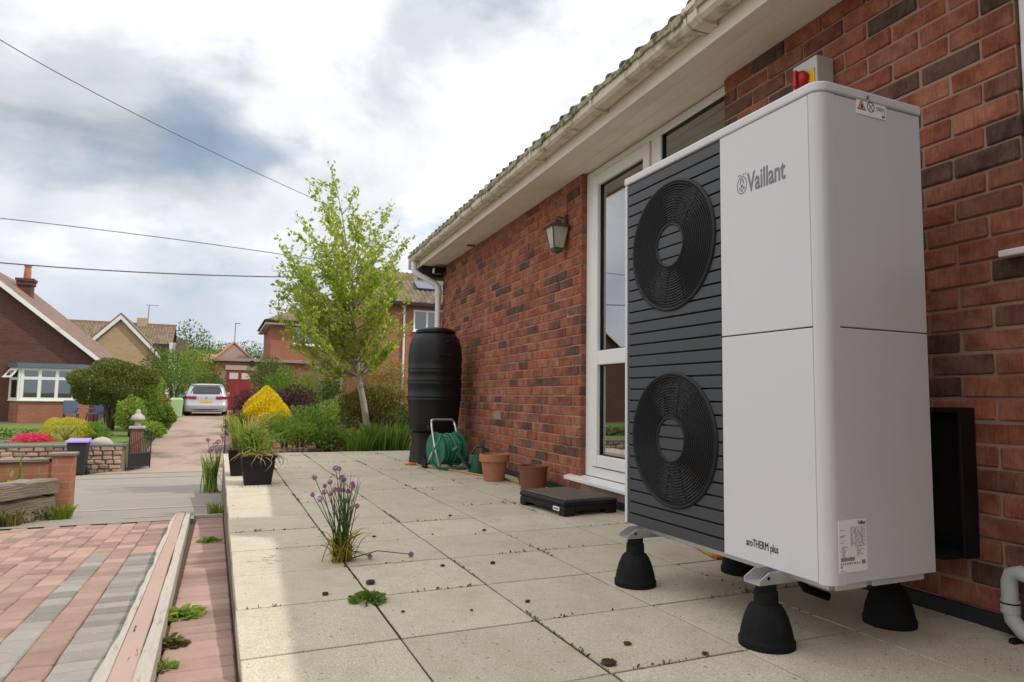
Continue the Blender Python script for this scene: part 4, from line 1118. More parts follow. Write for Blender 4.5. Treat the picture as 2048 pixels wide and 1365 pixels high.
q.tube([RP3(-.09, .1, .12), RP3(-.13, -.10, .15), RP3(-.19, -.16, .10), RP3(-.26, -.16, .0), RP3(-.27, -.15, -.09), RP3(-.2, -.16, -.165), RP3(-.10, -.17, -.187), RP3(.02, -.18, -.188), RP3(.12, -.19, -.189)], .0115, 7)
q.tube([RP3(.02, -.14, .06), RP3(.05, -.18, -.05), RP3(.12, -.21, -.15), RP3(.18, -.25, -.188), RP3(.3, -.3, -.189)], .0115, 7)
stuff(q.ob('hose', m_hose, hr, smooth=True))
for s in (-.16, .16):
    MB().tube([RP3(s - .012, .15, -.15), RP3(s + .012, .15, -.15)], .048, 16).ob('wheel', m_blackpl, hr)
base_at(hr, (rc[0], rc[1], 0))

# ---- yellow hose on the ground
yh = thing('yellow_hose', 'thin yellow hose lying on the slabs with an orange end fitting', 'hose')
pa = gz(822, 931); pb = gz(960, 953)
hp_ = [pa + np.array([.06, 0, .012]), pa * .8 + pb * .2 + np.array([-.02, -.02, .010]), pa * .6 + pb * .4 + np.array([.05, -.06, .010]), pa * .35 + pb * .65 + np.array([.05, -.05, .010]), pb + np.array([0, 0, .010]), pb + np.array([.12, -.2, .010]), np.array([2.40, 5.0, .010]), np.array([2.42, 4.5, .010])]
MB().tube(hp_, .0095, 8).ob('hose', m_yhose, yh, smooth=True)
MB().tube([pa + np.array([-.06, .01, .014]), pa + np.array([-.02, .005, .014]), pa + np.array([.07, 0, .013])], [.013, .017, .013], 10).ob('fitting', m_orange, yh, smooth=True)
base_at(yh, (pa[0], pa[1], 0))
yh2 = thing('orange_hose_end', 'short yellow hose with orange connector lying under the heat pump', 'hose')
pts = [gz(1385, 1090) + np.array([0, 0, .012]), gz(1405, 1105) + np.array([0, 0, .012]), gz(1430, 1118) + np.array([0, 0, .012])]
MB().tube(pts, .012, 8).ob('hose', m_yhose, yh2, smooth=True)
MB().tube([pts[2], pts[2] + np.array([.035, -.012, .0])], .017, 10).ob('connector', m_orange, yh2)
base_at(yh2, tuple(pts[0][:2]) + (0,))

# ---- watering can
wc_ = thing('watering_can', 'dark green plastic watering can between the hose reel and the terracotta pot', 'watering can')
cc = (2.33, 6.12, 0)
MB().lathe([(.085, 0), (.092, .01), (.086, .17), (.078, .185), (.04, .19), (.0, .19)], cc, 28, cap=False).ob('body', m_cangreen, wc_, auto=35)
MB().lathe([(.0, 0.002), (.085, .002)], cc, 28, cap=False).ob('bottom', m_cangreen, wc_)
MB().tube([(cc[0] - .07, cc[1] - .01, .05), (cc[0] - .15, cc[1] - .03, .12), (cc[0] - .235, cc[1] - .05, .225)], [.022, .017, .013], 10).ob('spout', m_cangreen, wc_, smooth=True)
MB().tube([(cc[0] - .235, cc[1] - .05, .225), (cc[0] - .255, cc[1] - .055, .25)], [.014, .032], 12).ob('rose', m_cangreen, wc_)
MB().tube([(cc[0] - .06, cc[1], .185), (cc[0] - .03, cc[1], .25), (cc[0] + .05, cc[1], .255), (cc[0] + .105, cc[1], .20), (cc[0] + .11, cc[1], .12), (cc[0] + .088, cc[1], .06)], .011, 8).ob('handle', m_cangreen, wc_, smooth=True)
base_at(wc_, cc)

# ---- pots by the wall
def pot(name, label, c, R, h, mat, rimh, prof):
    t = thing(name, label, 'plant pot')
    MB().lathe([(r * R, z * h) for r, z in prof], c, 40, cap=False).ob('body', mat, t, auto=35)
    MB().lathe([(0.0, .003), (prof[0][0] * R, .0035)], c, 40, cap=False).ob('bottom', mat, t)
    MB().lathe([(R * .84, h * .84), (0, h * .85)], c, 32, cap=False).ob('soil', m_soil, t)
    base_at(t, c)
pot('terracotta_pot', 'empty orange terracotta pot with a thick rim beside the watering can', (2.275, 5.56, 0), .135, .235, m_terra, .2,
    [(.66, 0), (.68, .01), (.86, .70), (.87, .715), (.97, .72), (1.0, .74), (1.0, .97), (.985, 1.0), (.90, 1.0), (.88, .97), (.84, .80)])
pot('brown_pot', 'dark brown plastic pot near the black doorstep', (2.345, 4.90, 0), .122, .195, m_terra2, .1,
    [(.80, 0), (.84, .015), (.84, .08), (.81, .09), (.94, .92), (.99, .925), (1.0, .94), (1.0, .985), (.98, 1.0), (.92, 1.0), (.90, .97), (.86, .80)])

# ---- half step
st = thing('door_step', 'low black plastic half step with a ribbed brown tread by the window', 'step')
SA = .10; so = np.array([2.0, 3.73, 0])
sx_, sy_ = np.array([math.cos(SA), math.sin(SA), 0]), np.array([-math.sin(SA), math.cos(SA), 0])
def S3(a, b, z): return tuple(so + sx_ * a + sy_ * b + np.array([0, 0, z]))
class SB(MB):
    def add(s, v, f): return MB.add(s, [S3(*p) for p in v], f)
SWd, SLn, SH = .42, .56, .095
SB().box(0, 0, .062, SWd, SLn, SH).ob('top', m_blackpl, st, bevel=.012)
for (a0, a1, b0, b1) in ((0.003, .09, .003, .075), (SWd - .09, SWd - .003, .003, .075), (.003, .09, SLn - .075, SLn - .003), (SWd - .09, SWd - .003, SLn - .075, SLn - .003)):
    SB().box(a0, b0, 0, a1, b1, .0618).ob('leg', m_blackpl, st, bevel=.010)
SB().box(.004, .076, .03, .018, SLn - .076, .0618).ob('apron', m_blackpl, st, bevel=.003)
SB().box(.091, .004, .03, SWd - .091, .018, .0618).ob('apron', m_blackpl, st, bevel=.003)
tread = SB().box(.03, .03, SH + .0005, SWd - .03, SLn - .03, SH + .006).ob('tread', m_mat, st, bevel=.003)
q = SB()
for i in range(33):
    b = .038 + i * .0152; q.box(.036, b, SH + .0065, SWd - .036, b + .007, SH + .0105)
stuff(q.ob('rib', m_mat, tread))
SB().box(-.0012, .055, .03, -.0002, .125, .055).ob('label', m_label, st) 
q = SB()
for i in range(4): q.box(-.002, .064 + i * .014, .036, -.0013, .073 + i * .014, .048)
q.ob('print', m_darktext, st)
base_at(st, S3(.2, .28, 0))

# ---- square ribbed planters with their plants
def planter(label, c, w, h):
    t = thing('square_planter', label, 'planter', group='square black planters on the patio edge')
    cx_, cy_ = c; wb_ = w * .78
    def ringz(f, z, o=0.0): 
        hw_ = (wb_ + (w - wb_) * f) / 2 + o; return [(cx_ - hw_, cy_ - hw_, z), (cx_ + hw_, cy_ - hw_, z), (cx_ + hw_, cy_ + hw_, z), (cx_ - hw_, cy_ + hw_, z)]
    MB().hexa(ringz(0, 0) + ringz(.93, h * .93)).ob('body', m_blackpl, t, bevel=.008)
    q = MB(); a = ringz(1, h * .9305, .006); b = ringz(1, h, .006); ci = ringz(1, h, -.012); di = ringz(1, h * .935, -.012)
    q.add(a + b + ci + di, [(i, (i + 1) % 4, 4 + (i + 1) % 4, 4 + i) for i in range(4)] + [(4 + i, 4 + (i + 1) % 4, 8 + (i + 1) % 4, 8 + i) for i in range(4)] + [(8 + i, 8 + (i + 1) % 4, 12 + (i + 1) % 4, 12 + i) for i in range(4)] + [(0, 3, 2, 1)])
    q.ob('rim', m_blackpl, t)
    for k, f in enumerate((.52, .60, .68, .76)):
        MB().hexa(ringz(f, h * f, .003) + ringz(f + .035, h * (f + .035), .003)).ob('rib', m_blackpl, t)
    q = MB(); q.quad(*ringz(1, h * .965, -.013)); q.ob('soil', m_soil, t)
    base_at(t, (cx_, cy_, 0)); return t
planter('square black planter with ribs standing nearest the camera on the patio edge', (.325, 5.93), .262, .235)
planter('square black planter half hidden behind the nearer planter', (.235, 6.62), .262, .235)
def tuft(name, label, cat, c, rad, n, hmin, hmax, width, mats, spread=.5, sag=.15, parent_label=None, group=None, seg=4):
    t = thing(name, label, cat, group=group)
    for mat, frac, pname, hs in mats:
        B, T = [], []
        for i in range(int(n * frac)):
            a = random.uniform(0, 6.283); r = rad * math.sqrt(random.random())
            b = (c[0] + r * math.cos(a), c[1] + r * math.sin(a), c[2])
            h = random.uniform(hmin, hmax) * hs; sp = spread * h * random.uniform(.1, 1)
            a2 = a + random.gauss(0, .6)
            T.append((b[0] + sp * math.cos(a2), b[1] + sp * math.sin(a2), c[2] + h)); B.append(b)
        link(pname, blade_mesh(pname, B, T, width, seg, sag), mat, t)
    base_at(t, c); return t
def tangle(c, rad, n, label):
    t = thing('dry_stems', label, 'plant'); q = MB()
    for i in range(n):
        a = random.uniform(0, 6.283); r = rad * math.sqrt(random.random()); p = np.array([c[0] + r * math.cos(a), c[1] + r * math.sin(a), c[2]])
        d = np.array([random.gauss(0, .5), random.gauss(0, .5), 1.0]); pts = [p]
        for k in range(8):
            d = d / np.linalg.norm(d) + np.array([random.gauss(0, .45), random.gauss(0, .45), -.24 + random.gauss(0, .25)]); d /= np.linalg.norm(d)
            p = p + d * random.uniform(.018, .034); p[2] = max(p[2], c[2] + .004) if math.hypot(p[0] - c[0], p[1] - c[1]) < .12 else p[2]; pts.append(p)
        q.tube(pts, [.0028] * 6 + [.002, .0015, .001], 4)
    q.ob('stem', L_straw, t, smooth=True); base_at(t, c)
tuft('potted_plant', 'straggly green plant in the nearer planter', 'plant', (.325, 5.93, .226), .105, 260, .03, .19, .009,
     [(L_blade, .30, 'leaves', 1)], 1.3, .3, seg=6)
tangle((.335, 5.92, .226), .10, 75, 'pale dry curled stems tumbling over the nearer planter')
bush('leafy_potted_plant', 'bushy lime green plant at the back of the nearer planter', 'plant', (.30, 5.96, .34), (.13, .10, .12), 420, .045, L_lime, stem_to=.227)
p1 = bush('leafy_potted_plant', 'small grey green leafy plant at the left of the nearer planter', 'plant', (.245, 5.98, .33), (.07, .09, .12), 220, .05, L_green, stem_to=.227)
tuft('potted_plant', 'pale leafy plant in the planter behind', 'plant', (.235, 6.62, .226), .10, 200, .08, .28, .014, [(L_lime, .6, 'leaves', 1), (L_straw, .25, 'dry_stems', 1.1)], 1.1, .35, seg=6)
for i, (a, b) in enumerate((((.25, 5.9, .23), (.20, 5.95, .62)), ((.30, 6.0, .23), (.325, 5.98, .60)))):
    pass

# ---- chives growing from the joint
ch = thing('chives', 'clump of flowering chives with mauve heads growing from a slab joint', 'plant')
cb = gz(685, 1122); CBx, CBy = float(cb[0]), float(cb[1])
heads_px = [(671, 937), (678, 938), (629, 955), (650, 972), (660, 964), (684, 954), (688, 960), (705, 968), (648, 985), (669, 980), (687, 981), (697, 983), (625, 990), (661, 988), (690, 1003), (713, 1013), (676, 980), (640, 998), (706, 972)]
q = MB(); hq_c, hq_d = [], []
def head(p, r, n=70):
    d = rng.normal(size=(n, 3)); d /= np.linalg.norm(d, axis=1, keepdims=True)
    for v in d: hq_c.append(np.array(p) + v * r * .62); hq_d.append(v)
for i, (px, py) in enumerate(heads_px):
    Y = CBy + random.uniform(-.07, .07); t = gy(px, py, Y)
    b = np.array([CBx + random.uniform(-.03, .03), CBy + random.uniform(-.025, .025), -.005])
    mid = b * .5 + t * .5; mid[0] = b[0] + (t[0] - b[0]) * .35; mid[2] = t[2] * .5
    q.tube([b, mid, t], [.0028, .0024, .0018], 5)
    head(t, random.uniform(.011, .017))
for px, py in ((740, 1113), (822, 1109)):
    t = gz(px, py, .014); b = np.array([CBx, CBy, 0.0]); mid = (b + t) / 2 + np.array([0, 0, .03])
    q.tube([b, mid, t], [.003, .0024, .0018], 5); head(t, .014)
for i in range(26):
    a = random.uniform(0, 6.28); h = random.uniform(.18, .40); s = random.uniform(.01, .08)
    b = np.array([CBx + random.gauss(0, .018), CBy + random.gauss(0, .018), -.005]); t = np.array([CBx + s * math.cos(a) * 1.1, CBy + s * math.sin(a), h])
    q.tube([b, (b + t) / 2 + np.array([-.15 * (t[0] - b[0]), 0, 0]), t], [.003, .0026, .0008], 5)
q.ob('stem', L_chive, ch, smooth=True)
link('flower_heads', leaf_mesh('flower_heads', hq_c, hq_d, .011, .4), L_mauve, ch)
B, T = [], []
for i in range(130):
    a = random.uniform(0, 6.28); L = random.uniform(.05, .17)
    B.append((CBx + random.gauss(0, .022), CBy + random.gauss(0, .02), -.004)); T.append((CBx + L * .8 * math.cos(a), CBy + L * .7 * math.sin(a), random.uniform(.0, .14)))
link('old_leaves', blade_mesh('old_leaves', B, T, .006, 4, .3), L_chiveold, ch)
base_at(ch, (CBx, CBy, 0))

def rosette(label, c, R, n, mat, size, up=.5):
    t = thing('weed', label, 'weed')
    C, D = [], []
    for i in range(n):
        a = random.uniform(0, 6.28); r = R * random.random() ** .6
        C.append((c[0] + r * math.cos(a), c[1] + r * math.sin(a), c[2] + .006 + (1 - r / R) * up * R * random.random())); D.append((math.cos(a), math.sin(a), random.uniform(-.1, .6)))
    link('leaves', leaf_mesh('leaves', C, D, size * rng.uniform(.6, 1.2, n), .5), mat, t)
    MB().tube([(c[0], c[1], c[2] - .01), (c[0], c[1], c[2] + .01)], .004, 5).ob('stem', m_twig, t)
    base_at(t, c)
g0 = gz(737, 1203); rosette('low green rosette weed in the slab joint in front of the chives', (float(g0[0]), float(g0[1]), 0), .062, 130, L_green, .035, .6)
def on_drive(px, py): return tuple(map(float, gpl(px, py, [0, .062, 1], -.055 + .124)))
p = on_drive(352, 1234); rosette('broad leaved green weed growing beside the timber edging', (p[0] + .02, p[1], p[2]), .075, 110, L_lime, .045, .5)
p = on_drive(338, 1293); rosette('small grassy weed beside the timber edging, nearer the camera', (p[0] + .01, p[1], p[2]), .045, 120, L_moss, .03, .7)
p = on_drive(418, 1085); rosette('flat green weed on the narrow brick strip', (p[0], p[1], p[2]), .07, 100, L_lime, .04, .4)
p = on_drive(322, 1340); rosette('tiny weed in the gap of the timber edging, nearest the camera', (p[0] + .01, p[1], p[2]), .035, 60, L_lime, .025, .8)
tuft('weed', 'tuft of weeds at the foot of the patio wall', 'weed', (.04, 6.45, z_drive(6.4)), .07, 110, .04, .13, .010, [(L_lime, .6, 'leaves', 1), (L_amber, .3, 'dry_leaves', .8)], .7, .2)
tuft('weed', 'small weeds by the wall between the two plant pots', 'weed', (2.42, 5.2, 0), .06, 80, .03, .10, .010, [(L_moss, .6, 'leaves', 1), (L_straw, .3, 'dry_leaves', .8)], .9, .2)

# alliums at the patio edge
al = thing('allium', 'mauve alliums with yellow green leaves beside the end of the patio edge', 'plant')
q = MB(); hq_c.clear(); hq_d.clear(); ab = (-.03, 10.2, z_road(10.2))
for px, py in ((416, 880), (424, 897), (431, 889), (437, 884), (446, 872), (441, 895), (420, 903), (434, 902), (447, 878)):
    t = gy(px, py, 10.2 + random.uniform(-.15, .15)); b = np.array([ab[0] + random.uniform(-.05, .05), ab[1] + random.uniform(-.08, .08), ab[2]])
    q.tube([b, (b + t) / 2 + np.array([.02, 0, 0]), t], [.006, .005, .004], 5)
    head(t, random.uniform(.036, .05), 90)
q.ob('stem', L_lime, al, smooth=True)
link('flower_heads', leaf_mesh('flower_heads', hq_c, hq_d, .022, .4), L_mauve, al)
B, T = [], []
for i in range(120):
    a = random.uniform(0, 6.28); L = random.uniform(.25, .55)
    B.append((ab[0] + random.gauss(0, .05), ab[1] + random.gauss(0, .1), ab[2])); T.append((ab[0] + .22 * L * math.cos(a) * 1.3 - .03, ab[1] + .3 * L * math.sin(a), ab[2] + L))
link('leaves', blade_mesh('leaves', B, T, .016, 5, .12), L_blade, al)
base_at(al, ab)

# crumbs of soil on the slabs
clod_me = []
for k in range(3):
    q = MB(); q.lathe([(.0, 0), (.016, .002), (.02, .009), (.013, .016), (0, .018)], (0, 0, 0), 9, cap=False)
    q.v = [(x * random.uniform(.7, 1.3), y * random.uniform(.7, 1.3), z * random.uniform(.7, 1.2)) for x, y, z in q.v]
    me = q.mesh('soil_clod'); me.materials.append(m_clod); clod_me.append(me)
spots = [(740, 1168), (1218, 1330), (748, 1075), (806, 1225), (725, 995), (762, 938), (865, 980), (900, 1033), (968, 1062), (865, 1070), (885, 1133), (943, 1222), (1005, 1005), (752, 908), (812, 972), (700, 1195), (1055, 1205), (1410, 1310), (650, 1190), (1255, 1290), (985, 1128)]
for i, (px, py) in enumerate(spots):
    g0 = gz(px, py); o = link('soil_clod', clod_me[i % 3]); o.location = (float(g0[0]), float(g0[1]), .001)
    s = (1.0 if i < 2 else random.uniform(.3, .65)); o.scale = (s, s, s * .8); o.rotation_euler = (0, 0, random.uniform(0, 6))
    tag(o, 'small dark crumb of dry soil lying on the patio slabs', 'soil clod', 'soil crumbs on the patio')

# ================================================================== ACROSS THE DRIVE AND THE ROAD
# unseen extension of the house, added behind the viewpoint to shade the near wall
shade_wing = HB(); shade_wing.box(-1.25, -3.6, -.5, 0, -.32, 2.49); shade_wing.ob('wing_wall', m_brick, house).location = -Vector(H(4, 4, 0))
wr = HB(); wr.hexa([(-1.6, -3.9, 2.5), (-.46, -3.9, 2.5), (-.46, -.2, 2.5), (-1.6, -.2, 2.5), (-1.6, -3.9, 2.68), (-.46, -3.9, 3.2), (-.46, -.2, 3.2), (-1.6, -.2, 2.68)])
wr.ob('wing_roof', m_roof, house).location = -Vector(H(4, 4, 0))  # roof of the added, unseen shade block

# ---- sleeper-edged planting bed at the left
A_ = np.array([-1.24, 7.10]); B_ = np.array([-3.0, 4.4]); dAB = (B_ - A_) / np.linalg.norm(B_ - A_); nAB = np.array([dAB[1], -dAB[0]])
if nAB[0] > 0: nAB = -nAB
def sleeper(s0, s1, z0, z1, label, wdt=.24, off=0.0):
    q = MB(); n = 18; vs_ = []
    for i in range(n + 1):
        s = s0 + (s1 - s0) * i / n; c = A_ + dAB * s + nAB * off
        j = lambda k: random.uniform(-k, k)
        zz1 = z1 + j(.012); o_ = c + nAB * wdt
        vs_ += [(c[0] + j(.010), c[1], z0), (c[0] + j(.012), c[1], zz1 - .02), (c[0] + nAB[0] * .02 + j(.01), c[1], zz1), (o_[0] + j(.01), o_[1], zz1 + j(.008)), (o_[0], o_[1], z0)]
    fs = []
    for i in range(n):
        for k in range(5): fs.append((5 * i + k, 5 * i + (k + 1) % 5, 5 * i + 5 + (k + 1) % 5, 5 * i + 5 + k))
    fs += [(4, 3, 2, 1, 0), tuple(5 * n + k for k in range(5))]
    q.add(vs_, fs); o = q.ob('timber_sleeper', m_sleeper)
    tag(o, label, 'timber sleeper', 'sleepers edging the planting bed')
sleeper(.02, 1.45, -.158, -.025, 'cracked grey timber sleeper on top, ending at the brick pillar', .17)
sleeper(1.47, 3.2, -.152, -.02, 'grey timber sleeper on top, cut off by the left picture edge', .17)
sleeper(.02, 1.35, -.40, -.172, 'dark mossy timber sleeper at the bottom, ending at the brick pillar', .17, off=.02)
sleeper(1.38, 3.2, -.40, -.166, 'dark timber sleeper at the bottom, cut off by the left picture edge', .17, off=.02)
q = MB(); s0 = A_ + nAB * .2; s1 = B_ + nAB * .2
q.hexa([(s0[0], s0[1], -.8), (s1[0], s1[1], -.8), (-6, 4.4, -.8), (-6, 7.2, -.8), (s0[0], s0[1], -.06), (s1[0], s1[1], -.05), (-6, 4.4, -.05), (-6, 7.2, -.06)])
struct(q.ob('planting_bed', m_soil))
m_pillar = FARBRICK('pillar_brick', (.40, .15, .085), (.33, .12, .07), (.30, .22, .16))
gw_ = thing('garden_wall', 'low old brick garden wall ending in an orange brick pillar beside the drive', 'garden wall')
MB().box(-1.33, 7.14, -.5, -1.165, 7.30, .15).ob('pillar', m_pillar, gw_, bevel=.006)
MB().box(-1.345, 7.125, .1505, -1.15, 7.315, .18).ob('pillar_cap', m_sleeper, gw_, bevel=.008)
MB().box(-6, 7.16, -.5, -1.3305, 7.28, .10).ob('wall', m_pillar, gw_)
MB().box(-6, 7.14, .1005, -1.3455, 7.30, .13).ob('coping', m_sleeper, gw_, bevel=.008)
base_at(gw_, (-1.25, 7.2, -.4))
B, T = [], []
ir = thing('iris_clump', 'clump of tall green iris leaves in the sleeper-edged bed', 'plant')
for i in range(330):
    s = random.uniform(.1, 2.6); c = A_ + dAB * s + nAB * random.uniform(.2, 1.0)
    if c[1] > 7.05: continue
    h = random.uniform(.12, .34); B.append((c[0], c[1], -.06)); T.append((c[0] + random.gauss(0, .06), c[1] + random.gauss(0, .06), -.06 + h))
link('leaves', blade_mesh('leaves', B, T, .026, 5, .08), L_blade, ir)
C, D = [], []
for i in range(900):
    s = random.uniform(.1, 2.8); c = A_ + dAB * s + nAB * random.uniform(.16, 1.0)
    if c[1] > 7.08: continue
    C.append((c[0], c[1], -.055 + random.random() ** 2 * .12)); D.append(rng.normal(size=3) + np.array([0, 0, .5]))
link('low_leaves', leaf_mesh('low_leaves', C, D, rng.uniform(.03, .07, len(C)), .45), L_lime, ir)
base_at(ir, (A_[0] - .5, A_[1] - .5, -.06))
for i, (s, lb, mt) in enumerate(((.05, 'bright green weeds at the foot of the brick pillar', L_lime), (.55, 'yellowish weeds at the foot of the lower sleeper', L_moss))):
    c = A_ + dAB * s - nAB * .06
    tuft('weed', lb, 'weed', (c[0], c[1], z_drive(c[1]) if c[1] < DEND else z_road(c[1])), .08, 160, .04, .14, .014, [(mt, .7, 'leaves', 1), (L_amber, .3, 'dry_leaves', .8)], .8, .2)
C, D = [], []
ml = thing('ground_weed_strip', 'thin mossy weeds along the foot of the sleepers', 'weeds')
for i in range(700):
    s = random.uniform(.1, 2.6); c = A_ + dAB * s - nAB * random.uniform(-.02, .07)
    C.append((c[0], c[1], (z_drive(c[1]) if c[1] < DEND else z_road(c[1])) + random.random() ** 1.5 * .10)); D.append(rng.normal(size=3) + np.array([0, 0, .6]))
link('leaves', leaf_mesh('leaves', C, D, rng.uniform(.02, .05, len(C)), .5), L_moss, ml); base_at(ml, (A_[0], A_[1], -.36))

# ---- stone garden wall across the road
sw = thing('stone_wall', 'low pinkish stone garden wall with dark coping across the road', 'garden wall')
SWY = 20.32
swb = MB().box(-14, SWY + .02, -1.6, -2.16, SWY + .30, -.70).ob('wall', m_stonejoint, sw)
stm = [bevel_mesh('stone', .20, .10, .115, .022, m_stone, 1, .012) for _ in range(5)]
for r_ in range(6):
    x = -2.2 - random.uniform(0, .1)
    while x > -7.6:
        w_ = random.uniform(.14, .32); o = link('stone', random.choice(stm), None, swb)
        o.location = (x - w_ / 2, SWY + random.uniform(.0, .03), -1.33 + r_ * .117 + random.uniform(-.008, .008)); o.scale = (w_ / .21, 1, random.uniform(.85, 1.0)); x -= w_ + .012
MB().box(-14, SWY - .04, -.6995, -2.14, SWY + .34, -.635).ob('coping', m_coping, sw, bevel=.012)
base_at(sw, (-6, SWY, -1.38))
rk = thing('boulder', 'rounded brown boulder on the stone wall behind the bin', 'stone')
q = MB(); q.lathe([(.26, 0), (.28, .05), (.2, .12), (.1, .16), (0, .17)], (0, 0, 0), 14, cap=False); q.v = [(x * random.uniform(.85, 1.15), y * .5, z * random.uniform(.85, 1.15)) for x, y, z in q.v]
o = q.ob('rock', m_stoneorn, rk, smooth=True); rk.location = (-2.75, 20.5, -.635)

# gate pillar, ornament, gates
gp = thing('gate_pillar', 'square brick gate pillar with a flat stone cap by the left gate', 'pillar')
MB().box(-2.12, 20.75, -1.4, -1.84, 21.03, -.26).ob('shaft', m_pillar, gp)
MB().box(-2.17, 20.70, -.2595, -1.79, 21.08, -.19).ob('cap', m_concrete, gp, bevel=.015)
base_at(gp, (-1.98, 20.89, -1.38))
orn = thing('stone_mushroom', 'weathered stone toadstool ornament on the gate pillar', 'ornament')
MB().lathe([(.10, 0), (.075, .05), (.07, .13), (.09, .15)], (-1.98, 20.89, -.189), 18).ob('stalk', m_stoneorn, orn, smooth=True)
MB().lathe([(.07, .1505), (.17, .16), (.185, .19), (.15, .27), (.08, .33), (.06, .36), (.065, .40), (.03, .45), (0, .46)], (-1.98, 20.89, -.189), 20, cap=False).ob('cap', m_stoneorn, orn, smooth=True)
base_at(orn, (-1.98, 20.89, -.189))
def gate(label, p0, p1, zb, h, pan=True):
    g = thing('iron_gate', label, 'gate', group='open black iron gates of the far drive')
    p0, p1 = np.array(p0), np.array(p1); d = p1 - p0
    def G(t, z): return (p0[0] + d[0] * t, p0[1] + d[1] * t, zb + z)
    q = MB()
    for a, b in (((0, 0), (0, h)), ((1, 0), (1, h * .92)), ((0, .05), (1, .05)), ((0, h * .38), (1, h * .38)), ((0, h), (1, h * .92))): q.tube([G(*a), G(*b)], .018, 6)
    q.ob('frame', m_iron, g)
    for i in range(1, 12): MB().tube([G(i / 12, h * .38), G(i / 12, h * (1 - .08 * i / 12))], .009, 5).ob('bar', m_iron, g)
    q = MB(); nrm = np.array([-d[1], d[0], 0]) / np.linalg.norm(d) * .006
    q.prism([np.array(G(.02, .06)) - nrm, np.array(G(.98, .06)) - nrm, np.array(G(.98, h * .37)) - nrm, np.array(G(.02, h * .37)) - nrm], nrm * 2); q.ob('panel', m_iron, g)
    base_at(g, G(0, 0))
gate('open black iron gate beside the stone wall', (-2.08, 20.28), (-1.62, 20.75), -1.30, 1.06)
gate('open black iron gate behind the square planters', (.22, 20.45), (.62, 21.2), -1.30, 1.15)
o = MB().box(.75, 20.3, -1.6, 9, 20.55, -.6).ob('brick_garden_wall', m_redhouse); tag(o, 'low red brick garden wall beyond the patio, mostly hidden by planting', 'garden wall')

# wheelie bin
bn = thing('wheelie_bin', 'charcoal wheelie bin with a purple lid against the stone wall', 'bin')
bx, by, bz = -3.14, 19.75, z_road(19.75)
MB().hexa([(bx - .17, by - .17, bz + .04), (bx + .17, by - .17, bz + .04), (bx + .17, by + .2, bz + .04), (bx - .17, by + .2, bz + .04),
           (bx - .215, by - .23, bz + .82), (bx + .215, by - .23, bz + .82), (bx + .215, by + .27, bz + .82), (bx - .215, by + .27, bz + .82)]).ob('body', m_darkbin, bn, bevel=.02)
MB().hexa([(bx - .25, by - .27, bz + .822), (bx + .25, by - .27, bz + .822), (bx + .25, by + .3, bz + .822), (bx - .25, by + .3, bz + .822),
           (bx - .24, by - .25, bz + .87), (bx + .24, by - .25, bz + .87), (bx + .23, by + .28, bz + .905), (bx - .23, by + .28, bz + .905)]).ob('lid', m_purple, bn, bevel=.012)
for s in (-1, 1): MB().tube([(bx + s * .16, by + .2, bz + .10), (bx + s * .21, by + .2, bz + .10)], .10, 16).ob('wheel', m_tyre, bn)
MB().tube([(bx - .2, by + .33, bz + .84), (bx + .2, by + .33, bz + .84)], .014, 8).ob('handle', m_darkbin, bn)
base_at(bn, (bx, by, bz))

# ---- front garden across the road
bush('clipped_tree', 'large dome-clipped dark olive tree in front of the bungalow window', 'tree', (-3.32, 26.5, .98), (1.36, 1.2, .80), 20000, .085, L_topiary, stem_to=-.6, power=.13, zmin=.28)
bush('golden_globe', 'golden yellow globe conifer on the garden wall behind the purple bin', 'shrub', tuple(gy(133, 864, 22.0)), (.62, .5, .42), 8000, .035, L_globe, stem_to=-.63, power=.08)
bush('green_globe_shrub', 'round mid green shrub beside the golden globe conifer', 'shrub', tuple(gy(190, 868, 22.2)), (.42, .4, .38), 1800, .065, L_green, stem_to=-.63, power=.3)
bush('pink_azalea', 'bright pink flowering mound behind the stone wall', 'shrub', tuple(gy(68, 880, 21.6)), (.50, .4, .20), 2600, .05, L_pink, stem_to=-.63, power=.3)
bush('mauve_heather', 'low mauve flowering mound at the left picture edge', 'shrub', tuple(gy(8, 893, 21.4)), (.45, .35, .16), 1200, .05, L_mauve, stem_to=-.63, power=.3)
bush('dark_low_hedge', 'dark low hedge along the lawn behind the pink mound', 'hedge', (-6.6, 22.6, -.46), (2.6, .3, .2), 2600, .07, L_dark, stem_to=-.62, power=.4)
